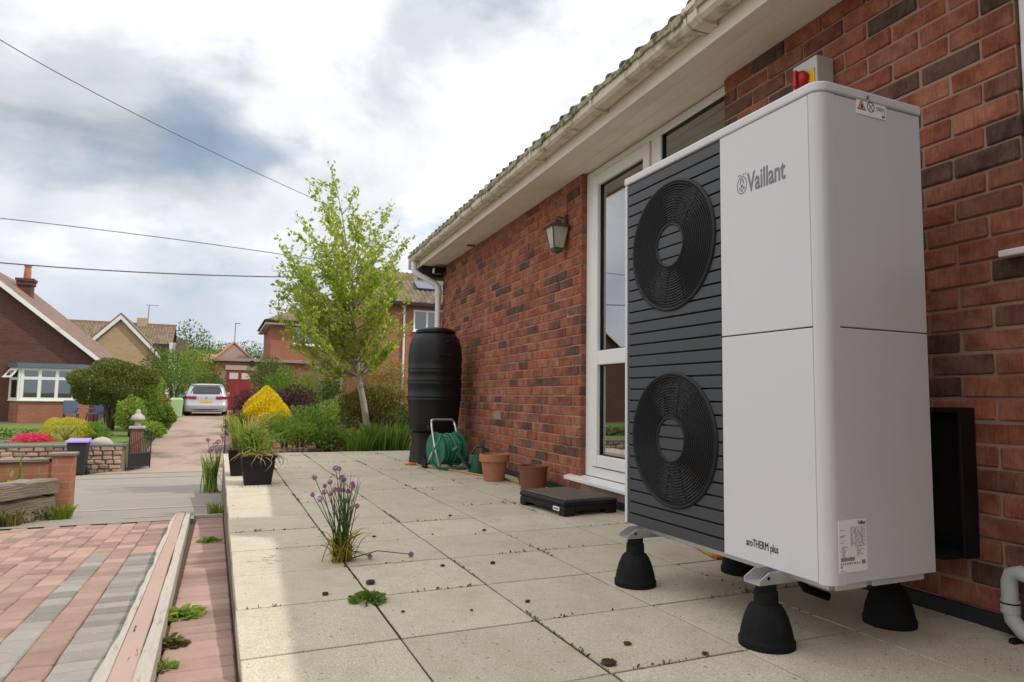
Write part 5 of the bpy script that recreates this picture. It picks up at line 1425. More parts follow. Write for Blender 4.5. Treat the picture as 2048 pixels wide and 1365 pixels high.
for i, (px, py, Y, r, mt, nm, lb) in enumerate((
        (262, 828, 23.5, (.45, .6, .55), L_lime, 'lime_shrub', 'bright lime green shrub behind the gate pillar'),
        (292, 818, 26, (.6, .7, .75), L_green, 'border_shrub', 'leafy green shrub along the left side of the far drive'),
        (292, 785, 30, (.75, .8, .8), L_lime, 'border_shrub', 'tall yellow green shrub beside the clipped tree'),
        (330, 835, 26.5, (.38, .4, .42), L_green, 'border_shrub', 'dark leafy clump at the left edge of the far drive'),
        (300, 862, 23.0, (.42, .6, .32), L_lime, 'border_plant', 'low pale leafy border plant inside the left gate'),
        (310, 812, 30, (.6, .6, .6), L_amber, 'border_shrub', 'amber tinted shrub at the drive bend'),
        (350, 760, 38, (1.3, 1.2, 1.5), L_green, 'garden_tree', 'broad green tree left of the parked car'),
        (390, 745, 44, (1.6, 1.4, 1.6), L_lime, 'garden_tree', 'pale green tree directly behind the car'),
        (325, 735, 40, (1.1, 1.2, 1.2), L_dark, 'garden_tree', 'dark green tree against the tan gable'),
        (415, 775, 41, (1.1, .9, .8), L_dark, 'garden_hedge', 'dark hedge behind the car roof'))):
    c = gy(px, py, Y); zb = max(z_far(Y), -.7) if px > 300 else -.62
    bush(nm, lb, 'shrub' if 'tree' not in nm else 'tree', tuple(map(float, c)), r, int(1500 + 900 * r[0]), .09 + .03 * r[0], mt, stem_to=float(min(zb, c[2] - r[2] * .6)), power=.4, zmin=zb)

# ---- bungalow across the road
def windowset(parent, x0, x1, z0, z1, y, nl, fan=.0, fw=.07, curtain=False, dirn=-1, sill=True, proud=.0):
    w = thing('window', '', ''); del w['label']; del w['category']; w.parent = parent
    q = MB(); yo = y - .05
    q.box(x0, yo, z0, x0 + fw, y + .06, z1); q.box(x1 - fw, yo, z0, x1, y + .06, z1)
    q.box(x0 + fw, yo + .002, z1 - fw, x1 - fw, y + .06, z1); q.box(x0 + fw, yo + .002, z0, x1 - fw, y + .06, z0 + fw)
    pw = (x1 - x0 - fw) / nl
    for i in range(1, nl): q.box(x0 + pw * i, yo + .003, z0 + fw, x0 + pw * i + fw, y + .06, z1 - fw)
    if fan: q.box(x0 + fw, yo + .004, z1 - fan - fw, x1 - fw, y + .06, z1 - fan)
    q.ob('frame', m_whitewood, w)
    for i in range(nl):
        a = x0 + pw * i + fw; b = x0 + pw * (i + 1)
        for zz0, zz1 in (((z0 + fw, z1 - fan - fw), (z1 - fan, z1 - fw)) if fan else ((z0 + fw, z1 - fw),)):
            MB().box(a, y - .01, zz0, b, y, zz1).ob('pane', m_glass_far, w)
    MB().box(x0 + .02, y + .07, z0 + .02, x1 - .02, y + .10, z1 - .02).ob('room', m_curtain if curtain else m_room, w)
    if sill: MB().box(x0 - .06, yo - .08, z0 - .06, x1 + .06, y, z0 - .001).ob('sill', m_whitewood, w)
    return w
bg = thing('bungalow', 'dark red brick gabled bungalow with white bay window across the road', 'house')
BY = 32.0; bxr = -4.5; bhalf = 4.75; bxc = bxr - bhalf; BZ = -.55
ez_ = 1.80; sl_ = .83; rzg = ez_ + sl_ * (bhalf + .3)
def vz(x): return rzg - sl_ * abs(x - bxc)
q = MB(); gpoly = [(bxc - bhalf, BY, BZ), (bxr, BY, BZ), (bxr, BY, vz(bxr) - .12), (bxc, BY, rzg - .12), (bxc - bhalf, BY, vz(bxr) - .12)]
q.prism(gpoly, (0, 9.0, 0)); q.ob('wall', m_bung, bg)
def roof_courses(root, name, mat, x_e, z_e, x_r, z_r, y0, y1, n, step=.025, along='y', pieces=None):
    """stepped tile courses on one slope; every course its own strip, tiles as loose pieces"""
    q = MB()
    for i in range(n):
        f0, f1 = i / n, (i + 1) / n + .02
        a0, b0 = x_e + (x_r - x_e) * f0, z_e + (z_r - z_e) * f0; a1, b1 = x_e + (x_r - x_e) * f1, z_e + (z_r - z_e) * f1
        npc = pieces or 1; L = (y1 - y0) / npc
        for k in range(npc):
            s0 = y0 + k * L; s1 = s0 + L * .985; j = random.uniform(0, .006)
            P = [(a0, s0, b0 + step + j), (a0, s1, b0 + step + j), (a1, s1, b1 + .004), (a1, s0, b1 + .004), (a0, s0, b0 - .02), (a0, s1, b0 - .02)]
            if along == 'x': P = [(p[1], p[0], p[2]) for p in P]
            q.add(P, [(0, 3, 2, 1), (0, 1, 5, 4)])
    return stuff(q.ob(name, mat, root))
RX = bxr + .42
roof_b = MB().prism([(RX, BY - .28, vz(RX) - .06), (bxc, BY - .28, rzg - .06), (2 * bxc - RX, BY - .28, vz(RX) - .06), (2 * bxc - RX, BY - .28, vz(RX) - .02), (bxc, BY - .28, rzg - .02), (RX, BY - .28, vz(RX) - .02)], (0, 9.5, 0)).ob('roof', m_bungroof, bg)
roof_courses(roof_b, 'tiles', m_bungroof, RX + .03, vz(RX) - .01, bxc, rzg, BY - .29, BY + 9.23, 24, .02, pieces=32)
MB().prism([(bxc, BY - .30, rzg + .02), (RX + .06, BY - .30, vz(RX + .06) + .02), (RX + .06, BY - .30, vz(RX + .06) - .17), (bxc, BY - .30, rzg - .2)], (0, .03, 0)).ob('bargeboard', m_whitewood, bg)
MB().prism([(bxc, BY - .30, rzg + .02), (2 * bxc - RX - .06, BY - .30, vz(RX + .06) + .02), (2 * bxc - RX - .06, BY - .30, vz(RX + .06) - .17), (bxc, BY - .30, rzg - .2)], (0, .03, 0)).ob('bargeboard', m_whitewood, bg)
MB().prism([(bxr - .02, BY - .29, vz(RX) - .02), (RX + .05, BY - .29, vz(RX) - .02), (RX + .05, BY - .29, vz(RX) - .15), (bxr - .02, BY - .29, vz(RX) - .15)], (0, .27, 0)).ob('box_end', m_whitewood, bg)
MB().tube([(RX + .09, BY - .2, vz(RX) - .03), (RX + .09, BY + 9.2, vz(RX) - .03)], .06, 8).ob('gutter', m_iron, bg)
ch_ = MB(); cxm, cym = -8.15, 36.0
ch_.box(cxm - .26, cym - .26, 2, cxm + .26, cym + .26, 5.42).box(cxm - .31, cym - .31, 5.421, cxm + .31, cym + .31, 5.6).box(cxm - .35, cym - .35, 5.601, cxm + .35, cym + .35, 5.72); cho = ch_.ob('chimney', m_bung, bg)
MB().lathe([(.15, 0), (.14, .3), (.12, .55), (.15, .56), (.15, .62), (.1, .62)], (cxm + .02, cym, 5.721), 14).ob('chimney_pot', m_terra, cho)
# bay window
wl_, wr_, wf = -7.5, -4.82, BY - .55
z0, z1 = .35, 1.60
q = MB(); bp = [(wl_, BY - .001), (wl_ + .42, wf), (wr_ - .42, wf), (wr_, BY - .001)]
q.prism([(x, y, BZ) for x, y in bp], (0, 0, z0 - BZ - .03)); q.ob('bay_wall', m_redhouse, bg)
q = MB(); bo = [(wl_ - .15, BY - .001), (wl_ + .33, wf - .12), (wr_ - .33, wf - .12), (wr_ + .15, BY - .001)]
q.prism([(x, y, z1 + .03) for x, y in bo], (0, 0, .17)); q.ob('bay_roof', m_leadblue, bg)
MB().box(wr_ + .16, BY - .1, z1 + .05, bxr + .02, BY - .001, z1 + .2).ob('lead_band', m_leadblue, bg)
q = MB(); bs = [(wl_ - .08, BY - .001), (wl_ + .38, wf - .07), (wr_ - .38, wf - .07), (wr_ + .08, BY - .001)]
q.prism([(x, y, z0 - .0295) for x, y in bs], (0, 0, .0285)); q.ob('bay_sill', m_whitewood, bg)
windowset(bg, wl_ + .43, wr_ - .43, z0, z1 + .029, wf + .05, 3, fan=.36, fw=.11, sill=False)
def side_light(p0, p1, opened):
    w = thing('window', '', ''); del w['label']; del w['category']; w.parent = bg
    p0, p1 = np.array(p0), np.array(p1); d = p1 - p0; n_ = np.array([d[1], -d[0]]); n_ = n_ / np.linalg.norm(n_) * .05
    def G(t, z, o=0): return (p0[0] + d[0] * t + n_[0] * o, p0[1] + d[1] * t + n_[1] * o, z)
    q = MB()
    for t0, t1, a, b in ((0, .14, z0, z1 + .029), (.86, 1, z0, z1 + .029), (.14, .86, z0, z0 + .1), (.14, .86, z1 - .07, z1 + .029), (.14, .86, z1 - .46, z1 - .36)):
        q.prism([G(t0, a), G(t1, a), G(t1, b), G(t0, b)], (n_[0], n_[1], 0))
    q.ob('frame', m_whitewood, w)
    q = MB(); q.quad(G(.14, z0 + .1, .5), G(.86, z0 + .1, .5), G(.86, z1 - .46, .5), G(.14, z1 - .46, .5)); q.ob('pane', m_glass_far, w)
    if opened:                                  # top-hung light standing open
        q = MB(); ft = lambda t, z, o: G(t, z, o)
        for t0, t1, k0, k1 in ((.06, .2, 0, 1), (.8, .94, 0, 1), (.2, .8, 0, .2), (.2, .8, .8, 1)):
            q.prism([ft(t0, z1 - .04 - .34 * k0, 1.2 + 5 * k0), ft(t1, z1 - .04 - .34 * k0, 1.2 + 5 * k0), ft(t1, z1 - .04 - .34 * k1, 1.2 + 5 * k1), ft(t0, z1 - .04 - .34 * k1, 1.2 + 5 * k1)], (n_[0] * .7, n_[1] * .7, .01))
        q.ob('open_light', m_whitewood, w)
    else:
        q = MB(); q.quad(G(.14, z1 - .36, .5), G(.86, z1 - .36, .5), G(.86, z1 - .07, .5), G(.14, z1 - .07, .5)); q.ob('pane', m_glass_far, w)
side_light((wl_, BY - .01), (wl_ + .42, wf), True); side_light((wr_ - .42, wf), (wr_, BY - .01), False)
base_at(bg, (bxc, BY + 4, BZ))
# flowers on the sill inside
# garden chairs and table
def chair(label, x, y, ang):
    t = thing('garden_chair', label, 'chair', group='blue garden chairs under the bay window'); z = -.54
    q = MB().box(-.24, -.22, .40, .24, .22, .44).ob('seat', m_bluechair, t)
    MB().box(-.24, .2, .445, .24, .24, .92).ob('backrest', m_bluechair, t, bevel=.02)
    for sx in (-1, 1):
        for sy in (-1, 1): MB().tube([(sx * .21, sy * .19, .40), (sx * .24, sy * .22, 0)], .02, 6).ob('leg', m_iron, t)
        MB().box(sx * .24 - .02, -.2, .60, sx * .24 + .02, .2, .63).ob('arm', m_bluechair, t)
    t.location = (x, y, z); t.rotation_euler = (0, 0, ang)
chair('blue grey garden chair at the left of the small table', -5.15, 30.4, .3)
chair('blue garden chair half hidden by the clipped tree', -4.35, 30.5, -.5)
tb = thing('garden_table', 'small blue garden table beside the clipped tree trunk', 'table')
MB().lathe([(.0, .68), (.36, .68), (.36, .71), (0, .71)], (0, 0, 0), 24, cap=False).ob('top', m_bluechair, tb)
MB().tube([(0, 0, .68), (0, 0, .03)], .035, 8).ob('column', m_iron, tb); MB().lathe([(.22, 0), (.2, .03), (.03, .05)], (0, 0, 0), 16).ob('foot', m_iron, tb)
tb.location = (-3.72, 30.2, -.54)
fpot = thing('flower_tub', 'small white tub of blue flowers at the left picture edge', 'planter')
MB().hexa([(-.15, -.15, 0), (.15, -.15, 0), (.15, .15, 0), (-.15, .15, 0), (-.18, -.18, .42), (.18, -.18, .42), (.18, .18, .42), (-.18, .18, .42)]).ob('tub', m_whitewood, fpot)
C, D = ball_points(260, (0, 0, .5), (.22, .2, .18)); link('flowers', leaf_mesh('flowers', C, D, .05, .6), L_mauve, fpot); fpot.location = (-7.95, 31.2, -.54)

# ---- tan gabled house behind the bungalow
th = thing('tan_house', 'tan brick house with a white edged gable and brown tiled roof behind the bungalow', 'house')
TY = 47.0
ap = gy(243, 630, TY); tl = gy(183, 676, TY); tr_ = gy(323, 714, TY)
sl2 = (ap[2] - tr_[2]) / (tr_[0] - ap[0]); gzb = -.4
gx0, gx1 = 2 * ap[0] - tr_[0] + .2, tr_[0] - .2
q = MB(); q.prism([(gx0, TY, gzb), (gx1, TY, gzb), (gx1, TY, ap[2] - sl2 * (gx1 - ap[0]) - .15), (ap[0], TY, ap[2] - .15), (gx0, TY, ap[2] - sl2 * (ap[0] - gx0) - .15)], (0, 6, 0)); q.ob('wall', m_tanhouse, th)
for s in (-1, 1):
    xe = ap[0] + s * (tr_[0] - ap[0])
    MB().prism([(ap[0], TY - .2, ap[2] + .02), (xe, TY - .2, tr_[2] + .02), (xe, TY - .2, tr_[2] - .26), (ap[0], TY - .2, ap[2] - .28)], (0, .05, 0)).ob('bargeboard', m_whitewood, th)
    MB().prism([(ap[0], TY - .22, ap[2] + .03), (xe + s * .1, TY - .22, tr_[2] - .05), (xe + s * .1, TY - .22, tr_[2] + .03), (ap[0], TY - .22, ap[2] + .12)], (0, 6.4, 0)).ob('gable_roof', m_brownroof, th)
# main range behind with ridge across
rz0 = float(gy(290, 650, 52)[2]); xl = float(gy(120, 650, 52)[0]); xr = float(gy(352, 655, 52)[0]); ze = float(gy(330, 690, 49)[2])
rb = MB(); rb.add([(xl, 49, ze), (xr, 49, ze), (xr, 52, rz0), (xl, 52, rz0), (xl, 55, ze), (xr, 55, ze)], [(0, 1, 2, 3), (3, 2, 5, 4)]); rbo = rb.ob('main_roof', m_brownroof, th)
q = MB(); nT, nC = 40, 11
for i in range(nC):
    f0, f1 = i / nC, (i + 1) / nC
    for k in range(nT):
        a = xl + (xr - xl) * k / nT; b = a + (xr - xl) / nT * .9; y0_, y1_ = 49 + 3 * f0, 49 + 3 * f1; za, zb_ = ze + (rz0 - ze) * f0, ze + (rz0 - ze) * f1
        mx_ = (a + b) / 2
        q.add([(a, y0_, za + .01), (mx_, y0_, za + .09), (b, y0_, za + .01), (a, y1_, zb_), (mx_, y1_, zb_ + .05), (b, y1_, zb_)], [(0, 1, 4, 3), (1, 2, 5, 4), (0, 2, 1)])
stuff(q.ob('tiles', m_brownroof, rbo))
MB().box(xl + .5, 49.4, gzb, xr - .6, 54.6, ze + .1).ob('main_wall', m_tanhouse, th)
MB().box(xl, 51.9, rz0 - .02, xr, 52.1, rz0 + .1).ob('ridge', m_ridge, th)
c1 = gy(285, 640, 52); MB().box(c1[0] - .3, 51.7, rz0 - .5, c1[0] + .3, 52.3, float(gy(285, 637, 52)[2])).ob('chimney', m_tanhouse, th)
# white posts of the side dormer and its little roof
for px in (342, 350, 362):
    c = gy(px, 712, 47.5); MB().box(c[0] - .12, 47.4, gzb, c[0] + .12, 47.6, float(gy(px, 686, 47.5)[2])).ob('post', m_whitewood, th)
c = gy(362, 690, 47.4); MB().prism([(c[0] - .35, 47.2, c[2] - .55), (c[0] + .35, 47.2, c[2] - .75), (c[0] + .3, 47.2, c[2] + .3), (c[0] - .2, 47.2, c[2] + .45)], (0, 2.5, 0)).ob('dormer_roof', m_brownroof, th)
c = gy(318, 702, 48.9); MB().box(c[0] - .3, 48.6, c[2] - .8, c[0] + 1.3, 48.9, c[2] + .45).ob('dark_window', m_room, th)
base_at(th, (float(ap[0]), TY + 3, gzb))
an = thing('tv_aerial', 'thin television aerial above the tan house roof', 'aerial')
a0 = gy(294, 640, 52); a1 = gy(297, 608, 52)
MB().tube([(a0[0], 52.6, rz0 - .2), (a1[0], 52.6, a1[2])], .025, 6).ob('mast', m_wire, an)
q = MB()
for k in range(6): q.tube([(a1[0] - .1 + .12 * k, 52.45, a1[2] - .05), (a1[0] - .1 + .12 * k, 52.75, a1[2] + .03)], .012, 5)
q.tube([(a1[0] - .2, 52.6, a1[2] - .03), (a1[0] + .6, 52.6, a1[2] - .03)], .015, 5); q.ob('elements', m_wire, an); base_at(an, (float(a0[0]), 52.6, rz0))

# ---- red brick house with the flat roofed garage
rh = thing('red_house', 'two storey red brick house with tiled hip roof and flat roofed garage', 'house')
HY = 46.0; hzb = -.35
hx0 = float(gy(541, 700, HY)[0]); hx1 = 13.5; hez = float(gy(541, 648, HY)[2])
MB().box(hx0, HY, hzb, hx1, HY + 8, hez).ob('wall', m_redhouse, rh)
MB().box(hx0 - .4, HY - .45, hez - .05, hx1, HY + 8.4, hez + .06).ob('soffit', m_gutter, rh)
MB().box(hx0 - .45, HY - .5, hez + .061, hx1, HY - .42, hez + .25).ob('gutter', m_iron, rh)
ro = MB(); rzz = hez + 2.3
ro.add([(hx0 - .5, HY - .5, hez + .2), (hx1, HY - .5, hez + .2), (hx1, HY + 4, rzz), (hx0 + 3.6, HY + 4, rzz), (hx0 - .5, HY + 8.5, hez + .2), (hx1, HY + 8.5, hez + .2)], [(0, 1, 2, 3), (0, 3, 4), (3, 2, 5, 4)])
roo = ro.ob('roof', m_brownroof, rh)
MB().tube([(hx0 + 3.6, HY + 4, rzz + .03), (hx1, HY + 4, rzz + .03)], .13, 8).ob('ridge', m_ridge, roo)
for (pa_, pb_) in ((600, 628), (632, 664), (690, 722)):
    f0, f1 = .18, .62
    xa, xb = float(gy(pa_, 625, HY + 1)[0]), float(gy(pb_, 625, HY + 1)[0])
    yy0, yy1 = HY - .5 + 4.5 * f0, HY - .5 + 4.5 * f1; zz0, zz1 = hez + .2 + (rzz - hez - .2) * f0 + .08, hez + .2 + (rzz - hez - .2) * f1 + .08
    MB().hexa([(xa, yy0, zz0), (xb, yy0, zz0), (xb, yy1, zz1), (xa, yy1, zz1), (xa, yy0 - .02, zz0 + .05), (xb, yy0 - .02, zz0 + .05), (xb, yy1 - .02, zz1 + .05), (xa, yy1 - .02, zz1 + .05)]).ob('solar_panel', m_solar, rh)
wa, wb2 = gy(585, 690, HY), gy(660, 690, HY)
windowset(rh, float(wa[0]), float(wb2[0]), float(wa[2]), float(gy(585, 655, HY)[2]), HY, 3, fan=.34, fw=.10, curtain=True)
# flat roofed garage and extension
GY = 44.0; ga = gy(432, 719, GY); gb_ = gy(700, 727, GY); gtz = float(ga[2])
gax, gbx = float(ga[0]), float(gb_[0])
MB().box(gax, GY, hzb, gbx, HY - .002, gtz - .08).ob('garage_wall', m_redhouse, rh)
MB().box(gax - .15, GY - .2, gtz - .0795, gbx + .15, HY - .003, gtz + .10).ob('flat_roof', m_greywood, rh)
d0, d1 = gy(456, 740, GY), gy(504, 740, GY); dx0, dx1, dz = float(d0[0]), float(d1[0]), float(d0[2])
MB().box(dx0 - .15, GY - .09, dz, dx1 + .3, GY - .002, dz + .28).ob('lintel', m_concrete, rh)
gd = MB().box(dx0, GY - .05, hzb, dx1, GY - .002, dz - .001).ob('garage_door', m_reddoor, rh)
dw = (dx1 - dx0) / 2
for k in range(2):
    a = dx0 + k * dw
    MB().box(a + .1, GY - .055, dz - .55, a + dw - .1, GY - .0505, dz - .18).ob('pane', m_curtain, gd)
    for j in range(3): MB().box(a + .08 + j * (dw - .16) / 3, GY - .065, hzb + .2, a + .05 + (j + 1) * (dw - .16) / 3, GY - .0505, dz - .65).ob('panel', m_reddoor, gd)
    MB().box(a + .02, GY - .07, dz - .64, a + dw - .02, GY - .0505, dz - .58).ob('rail', m_reddoor, gd)
tq = MB(); t0 = gax + .15; t1 = dx0 - .2
for k in range(9):
    for s in (-1, 1):
        x_ = t0 + (t1 - t0) * k / 8
        pts = [(x_ + s * .12 * (z % 2), GY - .04 - .006 * s, hzb + .35 * z) for z in range(8)]
        tq.tube(pts, .018, 4)
tq.ob('trellis', m_trellis, rh)
MB().box(float(gy(500, 730, GY)[0]), GY - .2, float(gy(500, 733, GY)[2]), float(gy(507, 730, GY)[0]), GY - .003, float(gy(500, 722, GY)[2])).ob('floodlight', m_iron, rh)
w_a, w_b = gy(556, 756, GY), gy(578, 756, GY); windowset(rh, float(w_a[0]), float(w_b[0]), float(w_a[2]), float(gy(556, 748, GY)[2]), GY, 1, fw=.06)
# near wing on the right with tiled roof
WY = 34.0; wx0 = float(gy(757, 700, WY)[0]); wx1 = 15.0; wez = float(gy(840, 610, WY)[2])
MB().box(wx0, WY, hzb, wx1, WY + 7, wez).ob('wing_wall', m_redhouse, rh)
wrz = wez + 2.25
wr_o = MB().prism([(wx0 - .25, WY - .35, wez - .1), (wx0 - .25, WY - .35, wez + .04), (wx0 - .25, WY + 3.5, wrz), (wx0 - .25, WY + 7.3, wez)], (wx1 - wx0, 0, 0)).ob('wing_roof', m_brownroof, rh)
q = MB(); nT, nC = 26, 13
for i in range(nC):
    f0, f1 = i / nC, (i + 1) / nC
    for k in range(nT):
        a = wx0 - .25 + 7.0 * k / nT; b = a + 7.0 / nT * .9; y0_, y1_ = WY - .38 + 3.9 * f0, WY - .38 + 3.9 * f1; za, zb_ = wez + .05 + (wrz - wez) * f0, wez + .05 + (wrz - wez) * f1; mx_ = (a + b) / 2
        q.add([(a, y0_, za + .01), (mx_, y0_, za + .09), (b, y0_, za + .01), (a, y1_, zb_), (mx_, y1_, zb_ + .05), (b, y1_, zb_)], [(0, 1, 4, 3), (1, 2, 5, 4), (0, 2, 1)])
stuff(q.ob('tiles', m_brownroof, wr_o))
MB().box(wx0 - .3, WY - .48, wez - .12, wx1, WY - .38, wez + .02).ob('wing_gutter', m_iron, rh)
w_a, w_b = gy(826, 662, WY), gy(880, 662, WY); windowset(rh, float(w_a[0]), float(w_b[0]), float(w_a[2]), float(gy(826, 620, WY)[2]), WY, 2, fan=.0, fw=.09, curtain=True)
s0_, s1_ = gy(846, 575, WY), gy(866, 560, WY)
f0 = .38; MB().hexa([(float(s0_[0]), WY + 1.1, wez + .12 + 2.25 * .38), (float(s0_[0]) + .95, WY + 1.1, wez + .12 + 2.25 * .38), (float(s0_[0]) + .95, WY + 2.0, wez + .12 + 2.25 * .61), (float(s0_[0]), WY + 2.0, wez + .12 + 2.25 * .61),
                     (float(s0_[0]), WY + 1.05, wez + .22 + 2.25 * .38), (float(s0_[0]) + .95, WY + 1.05, wez + .22 + 2.25 * .38), (float(s0_[0]) + .95, WY + 1.95, wez + .22 + 2.25 * .61), (float(s0_[0]), WY + 1.95, wez + .22 + 2.25 * .61)]).ob('skylight', m_solar, rh)
p0_, p1_ = gy(808, 632, WY), gy(803, 795, WY)
MB().tube([(float(p0_[0]), WY - .08, wez - .1), (float(p0_[0]), WY - .08, hzb)], .055, 8).ob('downpipe', m_upvc, rh)
base_at(rh, (hx0 + 3, HY, hzb))

# ---- roofs beyond the garage
pyr = thing('pyramid_roof_building', 'small building with a brown pyramid roof behind the garage', 'building')
PYY = 58.0; pa3 = gy(468, 687, PYY); pl3 = gy(426, 722, PYY - 4); pr3 = gy(510, 722, PYY - 4)
hw3 = float(pr3[0] - pl3[0]) / 2; pz = float(pl3[2]); pxc = float(pa3[0])
MB().add([(pxc - hw3, PYY - 4, pz), (pxc + hw3, PYY - 4, pz), (pxc + hw3, PYY + 4, pz), (pxc - hw3, PYY + 4, pz), (pxc, PYY, float(pa3[2]))], [(0, 1, 4), (1, 2, 4), (2, 3, 4), (3, 0, 4)]).ob('roof', m_bungroof, pyr)
for s in (-1, 1): MB().tube([(pxc + s * hw3, PYY - 4.02, pz + .06), (pxc, PYY - .02, float(pa3[2]) + .08)], .09, 6).ob('hip_tiles', m_ridge, pyr)
MB().box(pxc - hw3 + .4, PYY - 3.6, -.4, pxc + hw3 - .4, PYY + 3.6, pz + .02).ob('wall', m_redhouse, pyr)
MB().tube([(pxc + .05, PYY + .1, float(pa3[2]) - .1), (pxc + .05, PYY + .1, float(gy(472, 646, PYY)[2]))], .03, 6).ob('mast', m_wire, pyr)
MB().tube([(pxc + .05, PYY + .1, float(gy(472, 647, PYY)[2])), (pxc + .4, PYY + .1, float(gy(472, 647, PYY)[2]))], .03, 6).ob('mast_arm', m_wire, pyr)
base_at(pyr, (pxc, PYY, -.4))
oh = thing('orange_roof_house', 'far house with an orange tiled roof beyond the hedge', 'house')
oa = gy(383, 722, 66); ob_ = gy(440, 710, 66); ox0, ox1 = float(oa[0]), float(ob_[0]) + 1
MB().prism([(ox0, 66, float(oa[2])), (ox0 + .3, 69, float(gy(400, 708, 69)[2])), (ox0, 72, float(oa[2]))], (ox1 - ox0, 0, 0)).ob('roof', m_orangeroof, oh)
MB().box(ox0 + .3, 66.4, -.4, ox1 - .3, 71.6, float(oa[2])).ob('wall', m_redhouse, oh); base_at(oh, (ox0 + 2, 69, -.4))
for i, (px, py, Y, r, mt, lb) in enumerate(((368, 710, 62, (2.6, 2, 2.6), L_dark, 'dark far tree right of the white posts'), (440, 712, 80, (4, 3, 1.6), L_green, 'low far tree line left of the pyramid roof'),
        (520, 716, 80, (4.5, 3, 1.7), L_dark, 'low far tree line between pyramid roof and red house'), (395, 716, 90, (5, 3, 2.2), L_dark, 'furthest dark tree beyond the orange roof'))):
    c = gy(px, py, Y); bush('far_tree', lb, 'tree', tuple(map(float, c)), r, 2600, .24, mt, stem_to=-.4, power=.5, group='far trees')

# ---- silver estate car
car = thing('estate_car', 'silver estate car parked on the far drive seen from behind', 'car')
ccx = float(gy(411, 828, 33.3)[0]); CYB = 33.2; cz0 = z_far(CYB)
def cloop(z, yr, yf, hwid, r=.22, n=6):
    pts = []
    for (sx, sy, a0) in ((1, 0, -math.pi / 2), (1, 1, 0), (-1, 1, math.pi / 2), (-1, 0, math.pi)):
        ox, oy = sx * (hwid - r), (yr + r) if sy == 0 else (yf - r)
        for k in range(n + 1):
            a = a0 + math.pi / 2 * k / n; pts.append((ccx + ox + r * math.cos(a), CYB + oy + r * math.sin(a), cz0 + z))
    return pts
lv_ = [(.20, .10, 4.45, .80), (.26, .02, 4.55, .88), (.45, -.02, 4.6, .905), (.55, .0, 4.58, .905), (.60, .05, 4.55, .90), (.80, .07, 4.4, .90), (.93, .09, 3.6, .885), (.98, .12, 3.5, .86)]
lv2 = [(.981, .13, 3.45, .845), (1.10, .20, 3.0, .81), (1.25, .31, 2.75, .755), (1.36, .40, 2.6, .71), (1.43, .36, 2.45, .66), (1.475, .50, 2.3, .57), (1.49, .75, 2.1, .40)]
q = MB(); L_ = [cloop(*l) for l in lv_ + lv2]; n = len(L_[0])
for l in L_: q.v += l
for i in range(len(L_) - 1):
    for k in range(n): q.f.append((i * n + k, i * n + (k + 1) % n, (i + 1) * n + (k + 1) % n, (i + 1) * n + k))
q.f.append(tuple(range(n))[::-1]); q.f.append(tuple((len(L_) - 1) * n + k for k in range(n)))
cb_ = q.ob('body', m_car, car, auto=40)
def rear_patch(name, zs, xw, mat, parent=None, dy=.006, x0=None):
    allv = [(l[0], l[1]) for l in lv_ + lv2]
    yr = lambda z: float(np.interp(z, [a for a, _ in allv], [b for _, b in allv]))
    q = MB()
    vs_ = []
    for z, (xa, xb) in zip(zs, xw):
        for t in np.linspace(xa, xb, 7): vs_.append((ccx + t, CYB + yr(z) - dy + .02 * (abs(t) / .8) ** 4, cz0 + z))
    fs = [(i * 7 + k, i * 7 + k + 1, (i + 1) * 7 + k + 1, (i + 1) * 7 + k) for i in range(len(zs) - 1) for k in range(6)]
    q.add(vs_, fs); return q.ob(name, mat, parent or car)
rear_patch('rear_window', (1.0, 1.1, 1.25, 1.35), ((-.66, .66), (-.64, .64), (-.59, .59), (-.54, .54)), m_carglass)
for s in (-1, 1):
    pl_ = [(.40, .055), (.66, .056), (.80, .095), (.91, .22), (.915, .5), (.8, .5), (.40, .25)]
    MB().prism([(ccx + s * x, CYB + y, cz0 + .77) for x, y in pl_], (0, 0, .14)).ob('tail_lamp', m_carred, car)
rear_patch('number_plate', (.64, .75), ((-.26, .26), (-.26, .26)), m_plate, dy=.012)
rear_patch('lower_bumper', (.24, .34), ((-.70, .70), (-.72, .72)), m_blackpl, dy=.012)
bd = MB().lathe([(.0, 0), (.05, 0), (.05, .01), (0, .012)], (0, 0, 0), 20, cap=False).ob('badge', m_chrome, car)
bd.rotation_euler = (math.pi / 2, 0, 0); bd.location = (ccx, CYB + .07, cz0 + .86)
for s in (-1, 1):
    q = MB(); q.prism([(ccx + s * .83, CYB + .55, cz0 + 1.0), (ccx + s * .83, CYB + 2.95, cz0 + 1.0), (ccx + s * .735, CYB + 2.55, cz0 + 1.32), (ccx + s * .735, CYB + .65, cz0 + 1.32)], (s * .03, 0, 0)); q.ob('side_window', m_carglass, car)
    MB().box(ccx + s * .93 - .07, CYB + 2.75, cz0 + .95, ccx + s * .93 + .07, CYB + 2.9, cz0 + 1.09).ob('mirror', m_car, car, bevel=.03)
    MB().tube([(ccx + s * .64, CYB + .55, cz0 + 1.47), (ccx + s * .64, CYB + 2.2, cz0 + 1.48)], .018, 6).ob('roof_rail', m_chrome, car)
    for yy in (.85, 3.5):
        w_ = MB().tube([(ccx + s * .68, CYB + yy, cz0 + .31), (ccx + s * .90, CYB + yy, cz0 + .31)], .315, 24).ob('wheel', m_tyre, car, bevel=.02)
        MB().tube([(ccx + s * .895, CYB + yy, cz0 + .31), (ccx + s * .905, CYB + yy, cz0 + .31)], .2, 20).ob('rim', m_chrome, w_)
base_at(car, (ccx, CYB + 2.2, cz0))
gbin = thing('garden_bin', 'pale green garden bin left of the car', 'bin')
